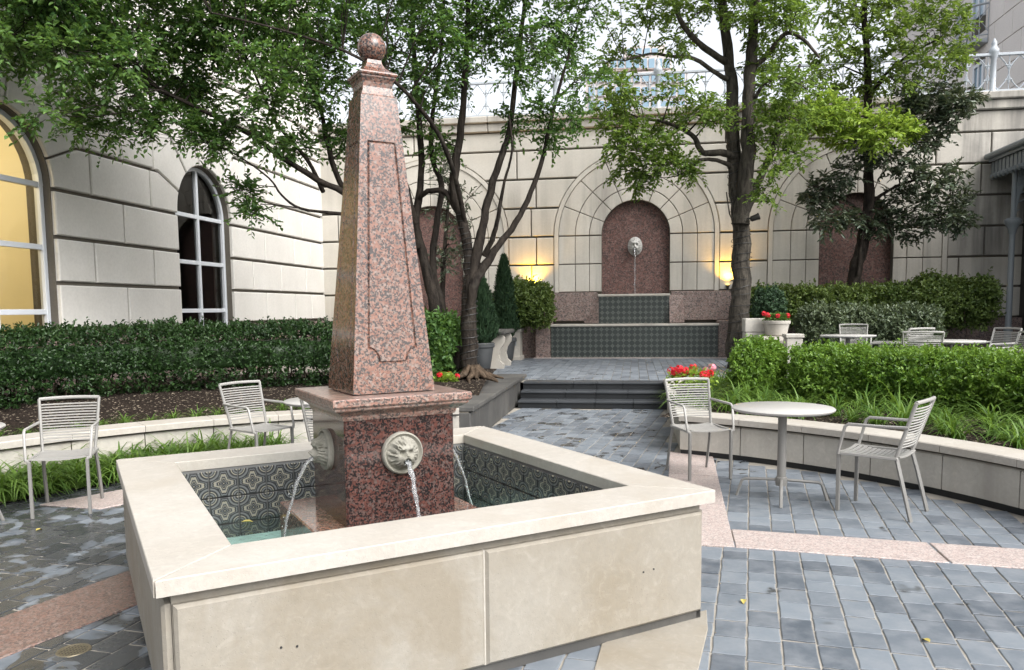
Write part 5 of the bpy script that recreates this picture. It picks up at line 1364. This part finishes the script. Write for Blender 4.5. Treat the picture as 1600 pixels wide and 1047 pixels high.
up = pxl([(1290, 20, 26), (1320, 40, 28), (1350, 20, 28), (1300, 75, 24), (1330, 100, 26), (1285, 105, 20), (1360, 70, 28), (1390, 40, 28), (1420, 60, 28), (1450, 40, 28), (1480, 60, 24), (1495, 30, 18), (1395, 95, 26), (1430, 100, 24), (1465, 95, 22), (1490, 100, 14), (1375, 130, 22), (1340, 135, 20), (1410, 130, 20), (1440, 15, 26), (1380, 0, 28), (1410, 10, 26), (1470, 10, 22), (1500, 75, 10), (1310, 0, 26), (1340, -40, 30), (1400, -50, 30), (1450, -40, 28), (1290, 140, 14)], 16.7)
tree('magnolia_tree', 'evergreen tree with dark layered leaves in front of the right niche', 'tree', stM, [(dark, 30, .24, 9, .12, .044, M['leaf_mag'], .1), (bright, 46, .2, 9, .11, .042, M['leaf_bright'], .0), (up, 27, .26, 10, .095, .044, M['leaf_up'], .12)], M['bark_dark'], 'courtyard trees')
# small evergreen behind the multi-stem tree, in front of the left niche
stN = [st([(690, 520), (692, 450), (695, 390), (700, 320), (705, 260)], 16.0, 16.0, .07, .02)]
clN = pxl([(690, 330, 24), (715, 350, 20), (700, 385, 22), (680, 400, 16), (720, 390, 18), (700, 290, 22), (685, 270, 18), (722, 310, 18), (705, 250, 14), (690, 420, 16)], 16)
tree('small_evergreen_tree', 'small dark evergreen behind the multi-stem trunk, before the left niche', 'tree', stN, [(clN, 14, .22, 8, .10, .036, M['leaf_mag'], .1)], M['bark_dark'], 'courtyard trees')

# --- potted cypresses, bench, pedestal, urn, flowers
def cypress(px0, pbase, ptop, Y, rmax, label):
    b0 = on_y(px0, pbase, Y); top = on_y(px0, ptop, Y)[2]; root = thing('potted_cypress', label, 'plant', (b0[0], Y, TZ), 0, 'cypresses in grey pots'); ph = .52
    q = MB(); q.lathe([(.15, 0), (.17, .02), (.20, .2), (.235, .42), (.26, .44), (.265, .5), (.25, .52), (.22, .5), (.21, .46)], (0, 0, 0), 24); q.build('pot', M['pot'], root, 40)
    MB().tube([(0, 0, .42), (0, 0, top-TZ-.1)], [.03, .008], 6).build('trunk', M['bark_dark'], root)
    n = 9000; h = top-TZ-.5; t = RNG.uniform(0, 1, n)**1.25; a = RNG.uniform(0, 2*PI, n); rr_ = rmax*np.clip(np.minimum(t*5+.35, 1), 0, 1)*(1-t)**.62*(1+.12*np.sin(a*5+t*20)+.10*np.sin(a*9-t*41))*(1.08-.5*RNG.uniform(0, 1, n)**1.5)
    P = np.stack([rr_*np.cos(a), rr_*np.sin(a), .5+t*h], 1); O = np.stack([np.cos(a), np.sin(a), np.full(n, 1.6)], 1); D = unit(O+rand_dirs(n)*.5)
    V, F = leaves_arrays(P, D, unit(O*np.array([1, 1, .1])+rand_dirs(n)*.5), .075*RNG.uniform(.6, 1.2, n), np.full(n, .022), .1); link_mesh('foliage', quads_mesh('foliage', V, F, M['cypress']), None, root)
cypress(752, 578, 430, 14.5, .33, 'broad dark potted cypress in front of the stone bench')
cypress(789, 562, 400, 16.9, .30, 'slim tall potted cypress behind the stone bench')
bp_ = on_z(776, 572, TZ); be = thing('stone_bench', 'pale carved stone bench with scrolled legs between two cypresses', 'bench', (on_z(781, 573, TZ)[0], 15.35, TZ))
MB().box((-.28, -.62, .66), (.22, .62, .74), .02).build('seat', M['seat_dark'], be)
for y in (-.42, .42):
    q = MB(); P = [(-.16, 0), (.16, 0), (.17, .08), (.10, .14), (.07, .26), (.10, .38), (.17, .48), (.19, .58), (.15, .66), (-.15, .66), (-.19, .58), (-.17, .48), (-.10, .38), (-.07, .26), (-.10, .14), (-.17, .08)]
    q.add([(a, y-.06, b) for a, b in P]+[(a, y+.06, b) for a, b in P], [tuple(range(16)), tuple(range(31, 15, -1))]+[(i, 16+i, 16+(i+1) % 16, (i+1) % 16) for i in range(16)]); q.build('leg', M['seat'], be)
pd = on_z(811, 559, TZ); pe = thing('stone_pedestal', 'short square pale stone pedestal left of the wall fountain', 'pedestal', (pd[0]-.06, 17.6, TZ))
q = MB(); q.sqloft([(.24, 0), (.24, .08), (.20, .1), (.20, .62), (.23, .64), (.23, .70)]); q.build('block', M['seat'], pe); MB().box((.02, -.206, .32), (.12, -.201, .46)).build('plaque', M['iron_grey'], pe)
ub = on_y(1213, 525, 13.6); ur = thing('planter_urn', 'round pale stone planter urn with red flowers right of the oak', 'planter', (ub[0], 13.6, TZ))
uz = ub[2]-TZ
q = MB(); q.sqloft([(.30, 0), (.30, uz*.9), (.27, uz)]); q.build('base_block', M['seat'], ur)
q = MB(); q.lathe([(.15, uz), (.17, uz+.02), (.185, uz+.12), (.205, uz+.20), (.22, uz+.205), (.225, uz+.25), (.20, uz+.255), (.19, uz+.22)], (0, 0, 0), 28); q.build('bowl', M['seat'], ur, 35)
kb = on_y(1182, 510, 13.9); sp_ = thing('stacked_stone_block', 'pale stone block stack just right of the oak trunk', 'stone', (kb[0], 13.95, TZ)); kz = on_y(1182, 497, 13.9)[2]-TZ
for i in range(4): MB().box((-.2-.01*(i % 2), -.2, kz*i/4), (.16+.012*(i % 2), .2, kz*(i+1)/4-.004), .012).build('stone_course', M['seat'], sp_)
kb = on_y(1241, 527, 12.9); sp_ = thing('stone_step_block', 'low pale stone block right of the planter urn', 'stone', (kb[0], 13.0, TZ)); kz = on_y(1241, 522, 12.9)[2]-TZ
MB().box((-.12, -.15, 0), (.12, .15, kz-.06), .01).build('block', M['seat'], sp_); MB().box((-.14, -.17, kz-.06), (.14, .17, kz), .01).build('cap', M['seat'], sp_)
def flowers(loc, rad, nfl, hgt, label, petals=('petal',), group='red geraniums', pot=None, frad=.035):
    root = thing('geranium', label, 'flowers', loc, 0, group)
    n = 420; u = rand_dirs(n); P = u*np.array([rad, rad*.8, hgt*.55])*RNG.uniform(.5, 1, n)[:, None]+np.array([0, 0, hgt*.5]); P[:, 2] = np.abs(P[:, 2])
    V, F = leaves_arrays(P, unit(u+rand_dirs(n)*.6), unit(np.array([0, 0, 1])+rand_dirs(n)*.5), .055*RNG.uniform(.6, 1.2, n), .05*RNG.uniform(.7, 1.1, n), .15); link_mesh('foliage', quads_mesh('foliage', V, F, M['leaf_bright' if pot is None else 'leaf_left']), None, root)
    MB().tube([(0, 0, -.06), (0, 0, hgt*.5)], .01, 5).build('stem', M['stem'], root)
    for k in range(nfl):
        a = RNG.uniform(0, 2*PI); rr_ = rad*1.05*math.sqrt(RNG.uniform(.05, 1)); c = np.array([rr_*math.cos(a), rr_*.8*math.sin(a), hgt*RNG.uniform(.75, 1.1)]); m = 44; u = rand_dirs(m)
        V, F = leaves_arrays(c+u*frad*.8, unit(np.cross(u, rand_dirs(m))), u, np.full(m, .03), np.full(m, .028), .1); link_mesh('bloom', quads_mesh('bloom', V, F, M[petals[k % len(petals)]]), None, root)
    return root
g_ = on_z(1080, 606, .56)
pt = thing('flower_pot', 'low dark flower pot behind the chair by the steps', 'pot', (g_[0], g_[1], .36)); q = MB(); q.lathe([(.14, 0), (.17, .16), (.185, .17), (.185, .2), (.16, .2), (.15, .17)], (0, 0, 0), 20); q.build('bowl', M['pot'], pt, 40)
flowers((g_[0], g_[1], .53), .27, 15, .24, 'red and pink geraniums showing above the chair beside the steps', ('petal', 'petal', 'petal', 'petal_pink'), frad=.05)
g_ = on_z(697, 600, .47); flowers((g_[0], g_[1], .40), .16, 4, .2, 'small red geranium by the tree roots behind the pedestal cap', frad=.04)
flowers((ur.location.x, 13.6, TZ+uz+.20), .2, 6, .16, 'red flowers planted in the stone urn beside the oak', frad=.04, pot=1)

# --- wall uplights hidden behind the shrubs
for x, lab in ((-2.36, 'small brass uplight glowing on the wall behind the round shrub'), (2.08, 'small brass uplight glowing on the wall just left of the oak trunk')):
    ul = thing('uplight', lab, 'lamp', (x, 18.50, 1.852), 0, 'wall uplights')
    q = MB(); q.lathe([(.035, 0), (.04, .015), (.025, .03), (.035, .07), (.05, .12), (.042, .12), (.03, .08)], (0, 0, 0), 16); q.build('housing', M['dark_iron'], ul, 40)
    q = MB(); q.lathe([(.0, .10), (.04, .10)], (0, 0, 0), 16, None, False); q.build('lens', M['lamp'], ul)
    l = bpy.data.lights.new('uplight_beam', 'SPOT'); l.energy = 60; l.color = (1, .53, .045); l.spot_size = R(130); l.spot_blend = .9; l.shadow_soft_size = .06
    o = bpy.data.objects.new('uplight_beam', l); COL.objects.link(o); o.location = (x, 18.42, 2.06); o.rotation_euler = (R(180-8), 0, 0)

# --- a few fallen leaves
fl_m = simple('dry_yellow_leaf', (.42, .34, .09), .6)
for px_, py_, lab in ((1448, 1001, 'pale yellow fallen leaf lying on the blue slate in the right foreground'), (1162, 939, 'small brown fallen leaf on the slate beside the basin corner'), (60, 828, 'yellow fallen leaf on the wet paving left of the fountain'), (905, 690, 'pale fallen leaf on the paving of the passage')):
    p_ = on_z(px_, py_, .006); V, F = leaves_arrays(np.array([[-.02, 0, 0.]]), np.array([[1., 0, 0]]), np.array([[0, 0, 1.]]), np.array([.05]), np.array([.03]), .25)
    o = link_mesh('fallen_leaf', quads_mesh('fallen_leaf', V, F, fl_m), None, None, tuple(p_), (.05, .08, random.uniform(0, 6))); tag(o, lab, 'leaf', 'fallen leaves')
p_ = on_z(385, 815, .262); V, F = leaves_arrays(np.array([[-.03, 0, 0.]]), np.array([[1., 0, 0]]), np.array([[0, 0, 1.]]), np.array([.07]), np.array([.035]), .2)
tag(link_mesh('fallen_leaf', quads_mesh('fallen_leaf', V, F, fl_m), None, None, tuple(p_), (0, 0, .4)), 'yellow leaf floating on the basin water', 'leaf', 'fallen leaves')
